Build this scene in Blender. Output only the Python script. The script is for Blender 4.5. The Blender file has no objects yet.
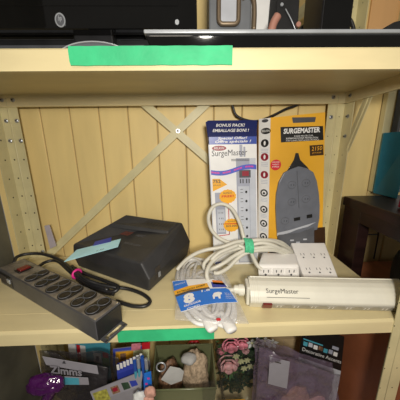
import bpy, bmesh, math, random
from mathutils import Vector, Matrix, noise
random.seed(7)
scn = bpy.context.scene
COL = scn.collection
V = Vector

# ------------------------------------------------------------------ materials
def mat(name, col, rough=.5, metal=0., var=.06, scale=30., bump=0., bscale=200., coat=0., spec=.5, stretch=(1, 1, 1), col2=None, aniso=None):
    m = bpy.data.materials.new(name); m.use_nodes = True
    nt = m.node_tree; N = nt.nodes; L = nt.links
    b = N['Principled BSDF']
    tc = N.new('ShaderNodeTexCoord'); mp = N.new('ShaderNodeMapping'); mp.inputs['Scale'].default_value = stretch
    L.new(tc.outputs['Object'], mp.inputs['Vector'])
    nz = N.new('ShaderNodeTexNoise'); nz.inputs['Scale'].default_value = scale; nz.inputs['Detail'].default_value = 4
    L.new(mp.outputs[0], nz.inputs['Vector'])
    mx = N.new('ShaderNodeMix'); mx.data_type = 'RGBA'
    a = [max(0, c * (1 - var)) for c in col]; c2 = col2 or [min(1, c * (1 + var)) for c in col]
    mx.inputs[6].default_value = (*a, 1); mx.inputs[7].default_value = (*c2, 1)
    rp = N.new('ShaderNodeValToRGB'); rp.color_ramp.elements[0].position = .35; rp.color_ramp.elements[1].position = .65
    L.new(nz.outputs['Fac'], rp.inputs[0]); L.new(rp.outputs[0], mx.inputs[0])
    L.new(mx.outputs[2], b.inputs['Base Color'])
    b.inputs['Roughness'].default_value = rough; b.inputs['Metallic'].default_value = metal
    b.inputs['Coat Weight'].default_value = coat; b.inputs['Specular IOR Level'].default_value = spec
    if bump:
        n2 = N.new('ShaderNodeTexNoise'); n2.inputs['Scale'].default_value = bscale; n2.inputs['Detail'].default_value = 3
        L.new(mp.outputs[0], n2.inputs['Vector'])
        bp = N.new('ShaderNodeBump'); bp.inputs['Strength'].default_value = bump; bp.inputs['Distance'].default_value = .002
        L.new(n2.outputs['Fac'], bp.inputs['Height']); L.new(bp.outputs[0], b.inputs['Normal'])
    return m

def film(name, col, alpha=.3, rough=.12, bump=.6, bscale=40.):
    """thin clear or tinted plastic sheet"""
    m = bpy.data.materials.new(name); m.use_nodes = True
    nt = m.node_tree; N = nt.nodes; L = nt.links
    b = N['Principled BSDF']; out = N['Material Output']
    b.inputs['Base Color'].default_value = (*col, 1); b.inputs['Roughness'].default_value = rough
    b.inputs['Specular IOR Level'].default_value = .9
    tc = N.new('ShaderNodeTexCoord'); nz = N.new('ShaderNodeTexNoise'); nz.inputs['Scale'].default_value = bscale
    nz.inputs['Detail'].default_value = 3
    L.new(tc.outputs['Object'], nz.inputs['Vector'])
    bp = N.new('ShaderNodeBump'); bp.inputs['Strength'].default_value = bump; bp.inputs['Distance'].default_value = .006
    L.new(nz.outputs['Fac'], bp.inputs['Height']); L.new(bp.outputs[0], b.inputs['Normal'])
    tr = N.new('ShaderNodeBsdfTransparent'); mx = N.new('ShaderNodeMixShader'); mx.inputs[0].default_value = alpha
    L.new(tr.outputs[0], mx.inputs[1]); L.new(b.outputs[0], mx.inputs[2]); L.new(mx.outputs[0], out.inputs[0])
    return m

M = dict(
    shelf=mat('beige_enamel', (.66, .565, .325), .38, var=.05, scale=8, bump=.03, bscale=120, stretch=(1, 4, 4)),
    post=mat('olive_beige_enamel', (.60, .54, .31), .42, var=.08, scale=14),
    plank=mat('painted_planks', (.80, .62, .27), .5, var=.06, scale=6, stretch=(3, 3, .6)),
    plank_tan=mat('tan_planks', (.72, .42, .18), .5, var=.06, scale=6, stretch=(3, 3, .6)),
    groove=mat('groove_brown', (.42, .31, .15), .8),
    darkwall=mat('dark_grey_wall', (.125, .12, .09), .9, var=.25, scale=9),
    floor=mat('dark_floor', (.10, .085, .07), .7, var=.2, scale=12),
    zinc=mat('zinc_bolt', (.42, .43, .45), .3, .9),
    hole=mat('punched_hole', (.05, .04, .03), .9),
    tape=mat('green_tape', (.035, .47, .20), .6, var=.12, scale=25, bump=.35, bscale=90),
    blackgloss=mat('black_gloss_plastic', (.004, .004, .004), .04, var=.1),
    black=mat('black_plastic', (.018, .018, .02), .35, var=.15),
    blackmatt=mat('charcoal_matt_plastic', (.035, .035, .037), .5, var=.12, bump=.15, bscale=900),
    charcoal=mat('charcoal_edge', (.10, .105, .12), .35, var=.1),
    rubber=mat('black_rubber_cord', (.016, .016, .018), .38, var=.2),
    silver=mat('silver_plastic', (.50, .53, .57), .3, .5),
    chrome=mat('bright_chrome', (.8, .8, .82), .15, 1.),
    steel=mat('dark_painted_steel', (.10, .10, .107), .42, .35, var=.15, scale=20),
    steeltop=mat('worn_black_metal', (.22, .20, .18), .38, .4, var=.35, scale=60),
    socket=mat('black_socket_insert', (.012, .011, .010), .3, var=.3),
    socketbrown=mat('recess_dark_socket_face', (.014, .012, .010), .5, var=.4, scale=120),  # recess shade put into the colour: raised socket faces look sunken
    switchred=mat('dark_red_switch', (.16, .012, .012), .3),
    pink=mat('pink_tie', (.80, .03, .28), .5),
    paleblue=mat('pale_blue_ticket', (.42, .72, .82), .6),
    navy=mat('navy_print', (.03, .05, .35), .4),
    blue=mat('blue_print', (.02, .09, .42), .35),
    brightblue=mat('bright_blue_label', (.015, .17, .66), .35),
    white=mat('white_card', (.80, .80, .80), .4, var=.03),
    whiteplastic=mat('white_plastic', (.82, .80, .78), .35, var=.03),
    ivory=mat('ivory_plastic', (.68, .66, .57), .36, var=.03),
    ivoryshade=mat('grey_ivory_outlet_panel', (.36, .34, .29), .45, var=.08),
    cord=mat('cream_vinyl_cord', (.60, .58, .50), .42, var=.05),
    whitecord=mat('white_vinyl_cord', (.72, .71, .69), .4, var=.05),
    velcro=mat('mint_velcro', (.09, .56, .30), .85, var=.15, scale=200, bump=.5, bscale=600),
    lav=mat('lavender_grey_print', (.36, .38, .47), .4),
    lav2=mat('light_grey_print', (.52, .55, .62), .4),
    greyink=mat('dark_grey_ink', (.07, .07, .08), .5),
    blackink=mat('black_ink', (.01, .01, .01), .4),
    redink=mat('red_ink', (.60, .02, .03), .4),
    darkred=mat('dark_red_ink', (.28, .01, .03), .4),
    emblem=mat('faded_red_emblem', (.085, .022, .020), .5),
    bandblue=mat('royal_blue_band', (.02, .06, .36), .35),
    topnavy=mat('deep_navy_flap', (.008, .016, .11), .35),
    pinkink=mat('magenta_ink', (.62, .06, .36), .4),
    violet=mat('violet_blue_print', (.07, .10, .55), .4),
    yellowink=mat('yellow_orange_print', (.85, .42, .03), .4),
    orange=mat('orange_print', (.80, .22, .02), .4),
    yellow=mat('yellow_carton', (.80, .42, .035), .28, var=.12, scale=5, coat=.4),
    brownlabel=mat('brown_black_label', (.05, .025, .012), .3),
    grey=mat('grey_surge_plastic', (.14, .15, .18), .38, var=.08),
    greylight=mat('pale_grey_plastic', (.45, .47, .52), .35),
    wood=mat('dark_mahogany', (.018, .007, .006), .42, var=.35, scale=10, stretch=(1, 1, 6)),
    woodred=mat('reddish_brown_veneer', (.36, .12, .055), .45, var=.15, scale=8, stretch=(4, 1, 1)),
    fabric=mat('black_fabric', (.010, .010, .011), .85, var=.3, bump=.3, bscale=300),
    teal=mat('teal_card', (.004, .17, .29), .5, var=.06),
    crimson=mat('crimson_card', (.45, .01, .06), .5),
    lavtape=mat('lilac_grey_plastic', (.42, .38, .42), .3),
    cardboard=mat('cardboard', (.50, .37, .20), .8, var=.08, scale=40),
    bin=film('olive_translucent_plastic', (.20, .22, .11), .72, .3, .1),
    clear=film('clear_plastic_film', (.05, .05, .055), .13, .08, 1., 90),
    sleeve=film('clear_white_sleeve', (.75, .75, .78), .22, .1, 1., 60),
    clearpurple=film('lilac_plastic_film', (.20, .15, .22), .34, .12, 1., 70),
    smoke=film('smoky_plastic_bag', (.045, .04, .045), .50, .12, 1., 75),
    purple=film('purple_plastic_film', (.075, .008, .10), .90, .12, .8, 40),
    rose=mat('pink_rose_petal', (.78, .26, .34), .55, var=.2, scale=90),
    rose2=mat('pale_pink_petal', (.85, .48, .50), .55, var=.15, scale=90),
    lily=mat('white_petal', (.72, .74, .74), .5),
    cream=mat('cream_bud', (.66, .68, .38), .5),
    leaf=mat('leaf_green', (.06, .16, .05), .5, var=.35, scale=60),
    leafdark=mat('dark_leaf_green', (.025, .055, .03), .5, var=.3, scale=60),
    lace=mat('tan_lace', (.50, .38, .26), .8, var=.3, scale=150, bump=.6, bscale=250),
    blush=mat('blush_pink_cloth', (.60, .33, .26), .8, var=.15, scale=90),
    greytag=mat('grey_paper_tag', (.44, .44, .43), .6),
    skin=mat('pinkish_brown_rubber', (.42, .20, .15), .5),
    bronze=mat('bronze_metal', (.20, .15, .10), .4, .5),
    greypanel=mat('grey_painted_panel', (.14, .15, .165), .45, var=.08),
    greenprint=mat('green_print', (.12, .38, .10), .45),
    mud=mat('mixed_brown_print', (.22, .12, .07), .5, var=.5, scale=140),
    paleprint=mat('pale_lilac_print', (.30, .29, .33), .5, var=.06),
    tealprint=mat('sky_blue_print', (.08, .38, .50), .45),
    olive=mat('olive_print', (.35, .33, .06), .5, var=.4, scale=120),
)

# ------------------------------------------------------------------ mesh builder
class MB:
    def __init__(s):
        s.bm = bmesh.new(); s.mats = []
    def mi(s, m):
        m = M[m] if isinstance(m, str) else m
        if m not in s.mats: s.mats.append(m)
        return s.mats.index(m)
    def add(s, b2, m, T=None, smooth=False, keep=False):
        k = s.mi(m); mp = {}
        for v in b2.verts:
            mp[v] = s.bm.verts.new(T @ v.co if T else v.co)
        for f in b2.faces:
            try:
                g = s.bm.faces.new([mp[v] for v in f.verts]); g.material_index = k; g.smooth = smooth
            except ValueError: pass
        b2.free(); return s
    def hexa(s, c, m, bev=0., seg=2, smooth=False):
        """eight corners: bottom four (ccw from above), then top four"""
        b = bmesh.new(); v = [b.verts.new(p) for p in c]
        for f in ((3, 2, 1, 0), (4, 5, 6, 7), (0, 1, 5, 4), (1, 2, 6, 5), (2, 3, 7, 6), (3, 0, 4, 7)):
            b.faces.new([v[i] for i in f])
        if bev: bmesh.ops.bevel(b, geom=b.edges[:], offset=bev, segments=seg, profile=.5, affect='EDGES')
        return s.add(b, m, smooth=smooth)
    def box(s, a, c, m, bev=0., T=None, seg=2):
        x0, y0, z0 = a; x1, y1, z1 = c
        P = [V(p) for p in ((x0, y0, z0), (x1, y0, z0), (x1, y1, z0), (x0, y1, z0), (x0, y0, z1), (x1, y0, z1), (x1, y1, z1), (x0, y1, z1))]
        if T: P = [T @ p for p in P]
        return s.hexa(P, m, bev, seg)
    def poly(s, pts, m, off=(0, 0, 0)):
        k = s.mi(m); f = s.bm.faces.new([s.bm.verts.new(V(p) + V(off)) for p in pts]); f.material_index = k; return s
    def prism(s, pts, d, m, bev=0., seg=2, smooth=False):
        """polygon (3-D points) thickened by vector d"""
        b = bmesh.new(); d = V(d); n = len(pts)
        A = [b.verts.new(V(p)) for p in pts]; B = [b.verts.new(V(p) + d) for p in pts]
        b.faces.new(A[::-1]); b.faces.new(B)
        for i in range(n): b.faces.new((A[i], A[(i + 1) % n], B[(i + 1) % n], B[i]))
        if bev: bmesh.ops.bevel(b, geom=b.edges[:], offset=bev, segments=seg, profile=.5, affect='EDGES')
        return s.add(b, m, smooth=smooth)
    def ell(s, c, rx, ry, m, ax=(1, 0, 0), ay=(0, 0, 1), n=20, off=(0, 0, 0), d=None):
        ax, ay, c = V(ax).normalized(), V(ay).normalized(), V(c) + V(off)
        pts = [c + ax * (rx * math.cos(2 * math.pi * i / n)) + ay * (ry * math.sin(2 * math.pi * i / n)) for i in range(n)]
        return s.prism(pts, d, m) if d else s.poly(pts, m)
    def tube(s, pts, r, m, n=8, sub=6, closed=False, flat=1.):
        P = [V(p) for p in pts]; Q = []
        if sub > 1 and len(P) > 2:
            L = len(P); rng = range(L if closed else L - 1)
            for i in rng:
                p0 = P[(i - 1) % L] if closed or i > 0 else P[0] * 2 - P[1]
                p1 = P[i]; p2 = P[(i + 1) % L]
                p3 = P[(i + 2) % L] if closed or i + 2 < L else p2 * 2 - p1
                for j in range(sub):
                    t = j / sub
                    Q.append(.5 * (2 * p1 + (p2 - p0) * t + (2 * p0 - 5 * p1 + 4 * p2 - p3) * t * t + (3 * p1 - p0 - 3 * p2 + p3) * t ** 3))
            if not closed: Q.append(P[-1])
        else: Q = P
        b = bmesh.new(); rings = []; L = len(Q); up = None
        for i, p in enumerate(Q):
            if closed: t = Q[(i + 1) % L] - Q[i - 1]
            else: t = Q[min(i + 1, L - 1)] - Q[max(i - 1, 0)]
            t.normalize()
            if up is None: up = V((0, 0, 1)) if abs(t.z) < .9 else V((1, 0, 0))
            a = t.cross(up)
            if a.length < 1e-5: a = t.orthogonal()
            a.normalize(); up = a.cross(t).normalized()
            rr = r[min(i, len(r) - 1)] if isinstance(r, (list, tuple)) else r
            rings.append([b.verts.new(p + a * (rr * math.cos(2 * math.pi * k / n)) + up * (rr * flat * math.sin(2 * math.pi * k / n))) for k in range(n)])
        for i in range(L if closed else L - 1):
            A, B = rings[i], rings[(i + 1) % L]
            for k in range(n): b.faces.new((A[k], A[(k + 1) % n], B[(k + 1) % n], B[k]))
        if not closed:
            b.faces.new(rings[0][::-1]); b.faces.new(rings[-1])
        return s.add(b, m, smooth=True)
    def cyl(s, c, axis, r, h, m, n=20, bev=0., r2=None):
        b = bmesh.new(); bmesh.ops.create_cone(b, cap_ends=True, segments=n, radius1=r, radius2=r if r2 is None else r2, depth=h)
        if bev: bmesh.ops.bevel(b, geom=[e for e in b.edges if len(e.link_faces) == 2 and any(len(f.verts) > 4 for f in e.link_faces)], offset=bev, segments=2, affect='EDGES')
        T = Matrix.Translation(V(c)) @ V((0, 0, 1)).rotation_difference(V(axis)).to_matrix().to_4x4()
        return s.add(b, m, T)
    def blob(s, c, r, m, amp=.15, freq=2., sub=4, rot=0., crease=False, seed=0., cut=None):
        b = bmesh.new(); bmesh.ops.create_icosphere(b, subdivisions=sub, radius=1.)
        T = Matrix.Translation(V(c)) @ Matrix.Rotation(rot, 4, 'Z') @ Matrix.Diagonal((*r, 1))
        for v in b.verts:
            q = v.co * freq + V((seed, seed * .7, -seed))
            d = noise.noise(q) + .5 * noise.noise(q * 2.3)
            if crease: d = d + .6 * (abs(noise.noise(q * 2.1)) - .25)
            v.co *= 1 + amp * d
            if cut is not None and v.co.z < cut: v.co.z = cut
        return s.add(b, m, T, smooth=not crease)
    def sheet(s, corners, m, nu=10, nv=8, amp=.004, freq=25., th=.0008, seed=0.):
        """slightly rumpled sheet with thickness between four corners"""
        a, bb, c, d = [V(p) for p in corners]; nrm = (bb - a).cross(d - a).normalized()
        b = bmesh.new(); G = [[], []]
        for w in (0, 1):
            for j in range(nv + 1):
                row = []
                for i in range(nu + 1):
                    u, v = i / nu, j / nv
                    p = (a * (1 - u) + bb * u) * (1 - v) + (d * (1 - u) + c * u) * v
                    p = p + nrm * (amp * noise.noise(p * freq + V((seed, 0, 0))) * 2 + (th if w else 0))
                    row.append(b.verts.new(p))
                G[w].append(row)
        for w in (0, 1):
            for j in range(nv):
                for i in range(nu):
                    f = (G[w][j][i], G[w][j][i + 1], G[w][j + 1][i + 1], G[w][j + 1][i]); b.faces.new(f if w else f[::-1])
        for j in range(nv):
            for i in (0, nu):
                f = (G[0][j][i], G[0][j + 1][i], G[1][j + 1][i], G[1][j][i]); b.faces.new(f if i else f[::-1])
        for i in range(nu):
            for j in (0, nv):
                f = (G[0][j][i], G[0][j][i + 1], G[1][j][i + 1], G[1][j][i]); b.faces.new(f[::-1] if j else f)
        return s.add(b, m, smooth=True)
    def text(s, body, p0, p1, h, m, up=(0, 0, 1), bold=0., off=(0, 0, 0), shear=0.):
        """flat lettering fitted between p0 and p1 on its base line"""
        cu = bpy.data.curves.new('t', 'FONT'); cu.body = body; cu.resolution_u = 2; cu.offset = bold; cu.shear = shear
        o = bpy.data.objects.new('t', cu); COL.objects.link(o); bpy.context.view_layer.update()
        me = o.evaluated_get(bpy.context.evaluated_depsgraph_get()).to_mesh()
        xs = [v.co.x for v in me.vertices]; ys = [v.co.y for v in me.vertices]
        p0, p1, up, off = V(p0), V(p1), V(up).normalized(), V(off)
        if xs:
            x0, sx = min(xs), 1 / (max(xs) - min(xs)); y0, sy = min(ys), h / (max(ys) - min(ys)); k = s.mi(m)
            vs = [s.bm.verts.new(p0 + (p1 - p0) * ((v.co.x - x0) * sx) + up * ((v.co.y - y0) * sy) + off) for v in me.vertices]
            for f in me.polygons:
                try: g = s.bm.faces.new([vs[i] for i in f.vertices]); g.material_index = k
                except ValueError: pass
        bpy.data.objects.remove(o); bpy.data.curves.remove(cu); return s
    def build(s, name, parent=None, label=None, cat=None, group=None, kind=None, mod=None, origin=None):
        if origin is None:
            origin = parent['_o'] if parent is not None else None
        if origin is None:
            xs = [v.co for v in s.bm.verts]
            origin = ((min(v.x for v in xs) + max(v.x for v in xs)) / 2, (min(v.y for v in xs) + max(v.y for v in xs)) / 2, min(v.z for v in xs))
        for v in s.bm.verts: v.co -= V(origin)
        s.bm.normal_update()
        me = bpy.data.meshes.new(name); s.bm.to_mesh(me); s.bm.free()
        for m in s.mats: me.materials.append(m)
        o = bpy.data.objects.new(name, me); COL.objects.link(o); o['_o'] = list(origin)
        if parent is not None: o.parent = parent
        else: o.location = origin
        tag(o, label, cat, group, kind); return o

def tag(o, label=None, cat=None, group=None, kind=None):
    for k, v in (('label', label), ('category', cat), ('group', group), ('kind', kind)):
        if v: o[k] = v
    return o
def thing(name, loc, label, cat, group=None):
    o = bpy.data.objects.new(name, None); COL.objects.link(o); o.location = loc; o['_o'] = list(loc)
    o.empty_display_size = .02
    return tag(o, label, cat, group)

# ================================================================== SETTING
XL, XR, D, ZT, LIP = .018, .914, .2855, .448, .0284
FLOOR = -.56
b = MB()   # vertical board wall behind the shelf
step = .0788; x0 = .0965 - 2 * step
for k in range(20):
    a = x0 + k * step
    b.box((a + .0016, .318, FLOOR), (a + step - .0016, .33, 1.1), 'plank', bev=.0016, seg=1)
b.box((x0, .322, FLOOR), (x0 + 20 * step, .34, 1.1), 'groove')
w = b.build('wall_back', kind='structure')
b = MB(); b.box((-.075, -.5, FLOOR), (-.06, .318, 1.1), 'darkwall'); b.build('wall_left', kind='structure')
b = MB(); b.box((-.075, -2.2, FLOOR - .02), (1.54, .34, FLOOR), 'floor'); b.build('floor', kind='structure')

# ================================================================== SHELVING UNIT
unit = thing('shelving_unit', (.466, .14, FLOOR), 'beige metal shelving unit with bolted corner posts, filling the whole picture', 'shelving')
def board(z):
    b = MB(); t = .0012
    b.box((XL, 0.004, z - t), (XR, D - .002, z), 'shelf')
    # front lip with a softly rolled upper edge and returned lower edge
    pr = [(.012, 0), (.004, -.0004), (.0008, -.0022), (0, -.005), (0, -LIP), (.010, -LIP), (.010, -LIP + t), (t, -LIP + t), (t, -.006), (.005, -.0016), (.012, -.0014)]
    b.prism([V((XL, y, z + q)) for y, q in pr], (XR - XL, 0, 0), 'shelf')
    b.prism([V((XL, D - y, z + q)) for y, q in pr], (XR - XL, 0, 0), 'shelf')
    for x, sg in ((XL, 1), (XR, -1)):
        b.box((min(x, x + sg * t), .001, z - LIP), (max(x, x + sg * t), D - .001, z - .0002), 'shelf')
        b.box((min(x, x + sg * .009), .001, z - LIP), (max(x, x + sg * .009), D - .001, z - LIP + t), 'shelf')
    # shallow pressed crease along the front
    b.box((XL + .002, .046, z - .0001), (XR - .002, .0475, z + .0004), 'shelf', bev=.0002, seg=1)
    return b
boards = [board(z).build('shelf_board', unit) for z in (-.448, 0, .448)]
def post(x, y, sx, sy):
    hr = .0022 if x < .4 else .0013
    """slotted corner angle: one leg across, one leg deep, with punched holes"""
    b = MB(); t = .0016; w = .044 if y > .1 else .037; dw = .038
    xa, xb = sorted((x, x + sx * w)); ya, yb = sorted((y, y + sy * t))
    b.box((xa, ya, FLOOR), (xb, yb, 1.0), 'post')
    xa, xb = sorted((x, x - sx * t)); ya, yb = sorted((y, y + sy * dw))
    b.box((xa, ya, FLOOR), (xb, yb, 1.0), 'post')
    # rolled ridge along each leg
    b.tube([(x + sx * .021, y + sy * t, FLOOR), (x + sx * .021, y + sy * t, 1.0)], .0022, 'post', n=6, sub=1)
    for k in range(-11, 20):
        z = -.012 + k * .05
        for u in (.011, .036):
            b.ell((x + sx * u, y, z), hr, hr, 'hole', n=10, off=(0, sy * (t + .0002), 0))
            b.ell((x + sx * u, y, z), hr, hr, 'hole', n=10, off=(0, -sy * .0002, 0))
        b.ell((x, y + sy * .019, z), hr, hr, 'hole', ax=(0, 1, 0), n=10, off=(sx * .0002, 0, 0))
    return b
postL = post(XL, D + .0016, 1, -1).build('post', unit)
postR = post(XR, D + .0016, -1, -1).build('post', unit)
post(XL, -.0018, 1, 1).build('post', unit)
post(XR, -.0018, -1, 1).build('post', unit)
def bolt(c, ax, par=None):
    par = par or (postL if c[0] < .4 else postR)
    b = MB(); ax = V(ax); b.cyl(V(c) + ax * .0008, ax, .0052, .0012, 'zinc', n=18)
    b.cyl(V(c) + ax * .0024, ax, .0036, .0026, 'zinc', n=6); b.cyl(V(c) + ax * .004, ax, .0016, .0014, 'hole', n=10)
    b.build('bolt', par)
yb = D - .0004
for x in (.029, .056):
    for z in (.437, .387, .337): bolt((x, yb, z), (0, -1, 0))
bolt((.8806, yb, .437), (0, -1, 0)); bolt((.8806, yb, .387), (0, -1, 0))
for z in (.437, .387, .337): bolt((XR, D - .019, z), (-1, 0, 0))
bolt((.056, yb, .018), (0, -1, 0))
for z in (.588,): bolt((.905, yb, z), (0, -1, 0))
def strap(a, c, wd, t, m='post'):
    a, c = V(a), V(c); d = (c - a).normalized(); n = V((0, 1, 0)) if abs(d.y) < .02 else V((1, 0, 0)); s_ = d.cross(n).normalized() * wd / 2
    b = MB(); b.prism([a + s_, a - s_, c - s_, c + s_], n * t, m)
    b.prism([a + s_ * .3, a - s_ * .3, c - s_ * .3, c + s_ * .3], n * -.0016, m); return b
brc = strap((.050, D + .006, -.012), (.885, D + .006, .722), .021, .0016).build('cross_brace', unit)
strap((.050, D + .0035, .720), (.885, D + .0035, -.012), .021, .0016).build('cross_brace', unit)
b0 = MB(); b0.cyl((.4705, D + .0012, .357), (0, -1, 0), .0055, .003, 'zinc', n=18); b0.cyl((.4705, D - .001, .357), (0, -1, 0), .003, .003, 'hole', n=8); b0.build('bolt', brc)
strap((XR + .001, .205, .425), (XR + .001, .258, .30), .024, .0016).build('side_brace', unit)
strap((XL - .003, .205, .425), (XL - .003, .258, .30), .024, .0016).build('side_brace', unit)
# green masking tape on two front lips, torn ends
def tape(x0_, x1_, z0_, z1_):
    b = MB(); n = 40; top = []; bot = []
    for i in range(n + 1):
        x = x0_ + (x1_ - x0_) * i / n
        top.append((x, -.0024, z1_ + .0008 * noise.noise(V((x * 60, 1, 0))))); bot.append((x, -.0024, z0_ + .0008 * noise.noise(V((x * 50, 9, 0)))))
    le = [(x0_ + .003 * noise.noise(V((0, z * 300, 3))) - .001, -.0024, z0_ + (z1_ - z0_) * z) for z in (.2, .4, .6, .8)]
    re_ = [(x1_ + .003 * noise.noise(V((5, z * 300, 3))), -.0024, z0_ + (z1_ - z0_) * z) for z in (.8, .6, .4, .2)]
    b.prism(bot + re_[::-1] + top[::-1] + le[::-1], (0, .0022, 0), 'tape'); return b
tape(.3495, .566, .4255, .4484).build('tape_strip', boards[2], 'long green masking tape on the top lip')
tape(.368, .542, -.0265, -.003).build('tape_strip', boards[1], 'green masking tape on the middle lip')

# ================================================================== MIDDLE SHELF
# ---- black rack power strip
T = Matrix(((.86, .51, 0, .343), (-.51, .86, 0, -.026), (0, 0, 1, 0), (0, 0, 0, 1)))
ps = thing('power_strip', T @ V((-.178, .027, 0)), 'black metal power strip with a row of black sockets, left front on the beige shelf', 'power strip')
L_, W_, H_ = .356, .054, .040
b = MB(); b.box((-L_, 0, .0008), (0, W_, H_), 'steel', bev=.0012, T=T)
b.box((-L_ + .002, .0025, H_ - .0002), (-.002, W_ - .0025, H_ + .0006), 'steeltop', bev=.0003, T=T, seg=1)
for (x, y, z) in ((-.004, .004, H_), (-.004, W_ - .004, H_)): b.cyl(T @ V((x, y, z + .0006)), (0, 0, 1), .0014, .0012, 'chrome', n=10)
phous = b.build('housing', ps)
b = MB(); b.box((-.0005, .0015, .002), (.0016, W_ - .0015, H_ - .002), 'black', bev=.0005, T=T); b.build('end_cap', phous, 'black end plate')
for k in range(6):
    x = -.026 - k * .0415; c = V((x, .027, H_ + .0006)); b = MB()
    # duplex outlet: two round faces in one dark oval bezel
    pts = []
    for i in range(36):
        a = 2 * math.pi * i / 36; r = .0150
        pts.append(T @ (c + V((r * math.cos(a) + .0018 * math.sin(a), r * .85 * math.sin(a) + (.0105 if math.sin(a) > 0 else -.0105), 0))))
    b.prism(pts, (0, 0, .0018), 'socket', bev=.0006, seg=1)
    for sgn in (-1, 1):
        cc = T @ (c + V((0, sgn * .0115, .0018)))
        b.cyl(cc + V((0, 0, .0006)), (0, 0, 1), .0100, .0014, 'socketbrown', n=24, bev=.0003)
        b.tube([cc + V((.0108 * math.cos(2 * math.pi * i / 20), .0108 * math.sin(2 * math.pi * i / 20), .0010)) for i in range(20)], .0007, 'charcoal', n=6, sub=1, closed=True)
        for dx, dy in ((-.003, .002), (.003, .002)):
            q = T @ (c + V((dx, sgn * .0115 + dy, .0032))); b.box((-.0007, -.0026, 0), (.0007, .0026, .0003), 'hole', T=Matrix.Translation(q) @ Matrix.Rotation(-.53, 4, 'Z'))
        b.ell(T @ (c + V((0, sgn * .0115 - .005, .0033))), .0013, .0013, 'hole', ay=(0, 1, 0), n=10)
    b.cyl(T @ (c + V((0, 0, .002))), (0, 0, 1), .0016, .001, 'chrome', n=10)
    b.build('outlet', ps)
b = MB(); b.box((-.305, .012, H_), (-.280, .042, H_ + .0025), 'socket', bev=.0008, T=T); b.box((-.3015, .016, H_ + .002), (-.2835, .038, H_ + .0055), 'switchred', bev=.001, T=T); b.build('rocker_switch', ps, 'dark red rocker switch')
b = MB(); b.box((-.350, -.0012, .006), (-.292, .002, .034), 'socket', bev=.0008, T=T); b.box((-.343, -.0032, .011), (-.318, .0, .029), 'hole', T=T, bev=.0005); b.box((-.312, -.003, .016), (-.299, .0, .026), 'silver', T=T, bev=.0004); b.build('inlet_panel', ps)
b = MB()   # mounting ear with a long slot, at the near end
ear = [(.0, .004), (.013, .004), (.016, .008), (.016, .046), (.013, .050), (.0, .050)]
for p in ((0, .004, .0145, .010), (0, .044, .0145, .050)): b.box((p[0], p[1], .0008), (p[2], p[3], .0028), 'steel', T=T)
b.box((.0125, .004, .0008), (.0175, .050, .0028), 'steel', T=T, bev=.0006)
b.box((0, .010, .0008), (.004, .044, .0028), 'steel', T=T); b.tube([T @ V(p) for p in ((.014, .012, .004), (.0155, .028, .0045), (.014, .043, .004))], .0016, 'steel')
b.box((-.0005, .002, 0.0008), (.0012, .052, .034), 'steel', T=T); b.build('mounting_ear', ps)
cz = .010
b = MB()
b.tube([(0.0408, 0.1976, 0.03), (0.0321, 0.2206, 0.035), (0.0454, 0.2388, 0.034), (0.0818, 0.2446, 0.03), (0.139, 0.2205, 0.026), (0.1885, 0.1784, 0.028), (0.2347, 0.1348, 0.026), (0.2738, 0.1164, 0.016), (0.3174, 0.0954, 0.014)], .0042, 'rubber')
b.tube([(0.093, 0.2059, 0.012), (0.0977, 0.2317, 0.012), (0.1252, 0.2357, 0.012), (0.186, 0.1798, 0.016), (0.2366, 0.1369, 0.014), (0.2841, 0.1061, 0.01), (0.3274, 0.0908, 0.012), (0.3371, 0.1023, 0.016), (0.2978, 0.1298, 0.014), (0.2461, 0.1574, 0.014), (0.2006, 0.1818, 0.02)], .0042, 'rubber')
b.tube([(0.1945, 0.185, 0.024), (0.2545, 0.1226, 0.028), (0.2905, 0.1098, 0.02), (0.323, 0.1044, 0.015), (0.3575, 0.1054, 0.008), (0.3923, 0.0891, 0.006), (0.4141, 0.0654, 0.006), (0.4067, 0.0509, 0.006), (0.3804, 0.0521, 0.006), (0.3428, 0.0687, 0.006)], .0038, 'rubber')
b.tube([(0.1874, 0.1849, 0.01), (0.2411, 0.1351, 0.007), (0.2956, 0.104, 0.006), (0.3307, 0.092, 0.006)], .0042, 'rubber')
pcord = b.build('power_cord', ps)
b = MB(); c0 = V((0.2242, 0.1501, 0.022))
ring = []
for i in range(16):
    a = 2 * math.pi * i / 16; ring.append(c0 + V((.35, .60, 0)).normalized() * (.0105 * math.cos(a)) + V((0, 0, .0105 * math.sin(a))))
b.tube(ring, .0030, 'pink', n=8, sub=2, closed=True, flat=.8); b.build('cable_tie', pcord, 'bright pink cable tie')

# ---- black wedge shaped power box
ub = thing('battery_backup', (.34, .2, 0), 'black wedge-shaped plastic power box with a pale blue ticket, behind the black power strip', 'power box')
A0, B0, C0, D0 = V((.188, .223, .0006)), V((.405, .102, .0006)), V((.488, .270, .0006)), V((.305, .279, .0006))
A1, B1, C1, D1 = V((.187, .215, .071)), V((.391, .106, .070)), V((.4755, .262, .108)), V((.312, .279, .129))
b = MB(); bb = bmesh.new()
Bm, Cm = V((.409, .097, .035)), V((.497, .270, .047)); Am = V((.181, .218, .036)); Dm = V((.303, .281, .06))
vs = [bb.verts.new(p) for p in (A0, B0, C0, D0, Am, Bm, Cm, Dm, A1, B1, C1, D1)]
for f in ((3, 2, 1, 0), (8, 9, 10, 11)): bb.faces.new([vs[i] for i in f])
for r_ in (0, 4):
    for i in range(4): bb.faces.new([vs[r_ + i], vs[r_ + (i + 1) % 4], vs[r_ + 4 + (i + 1) % 4], vs[r_ + 4 + i]])
bmesh.ops.bevel(bb, geom=[e for e in bb.edges if not (e.verts[0] in vs[4:8] and e.verts[1] in vs[4:8])], offset=.005, segments=3, profile=.5, affect='EDGES')
b.add(bb, 'blackmatt'); b.build('casing', ub)
nT = (B1 - A1).cross(D1 - A1).normalized()
if nT.z < 0: nT = -nT
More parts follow.
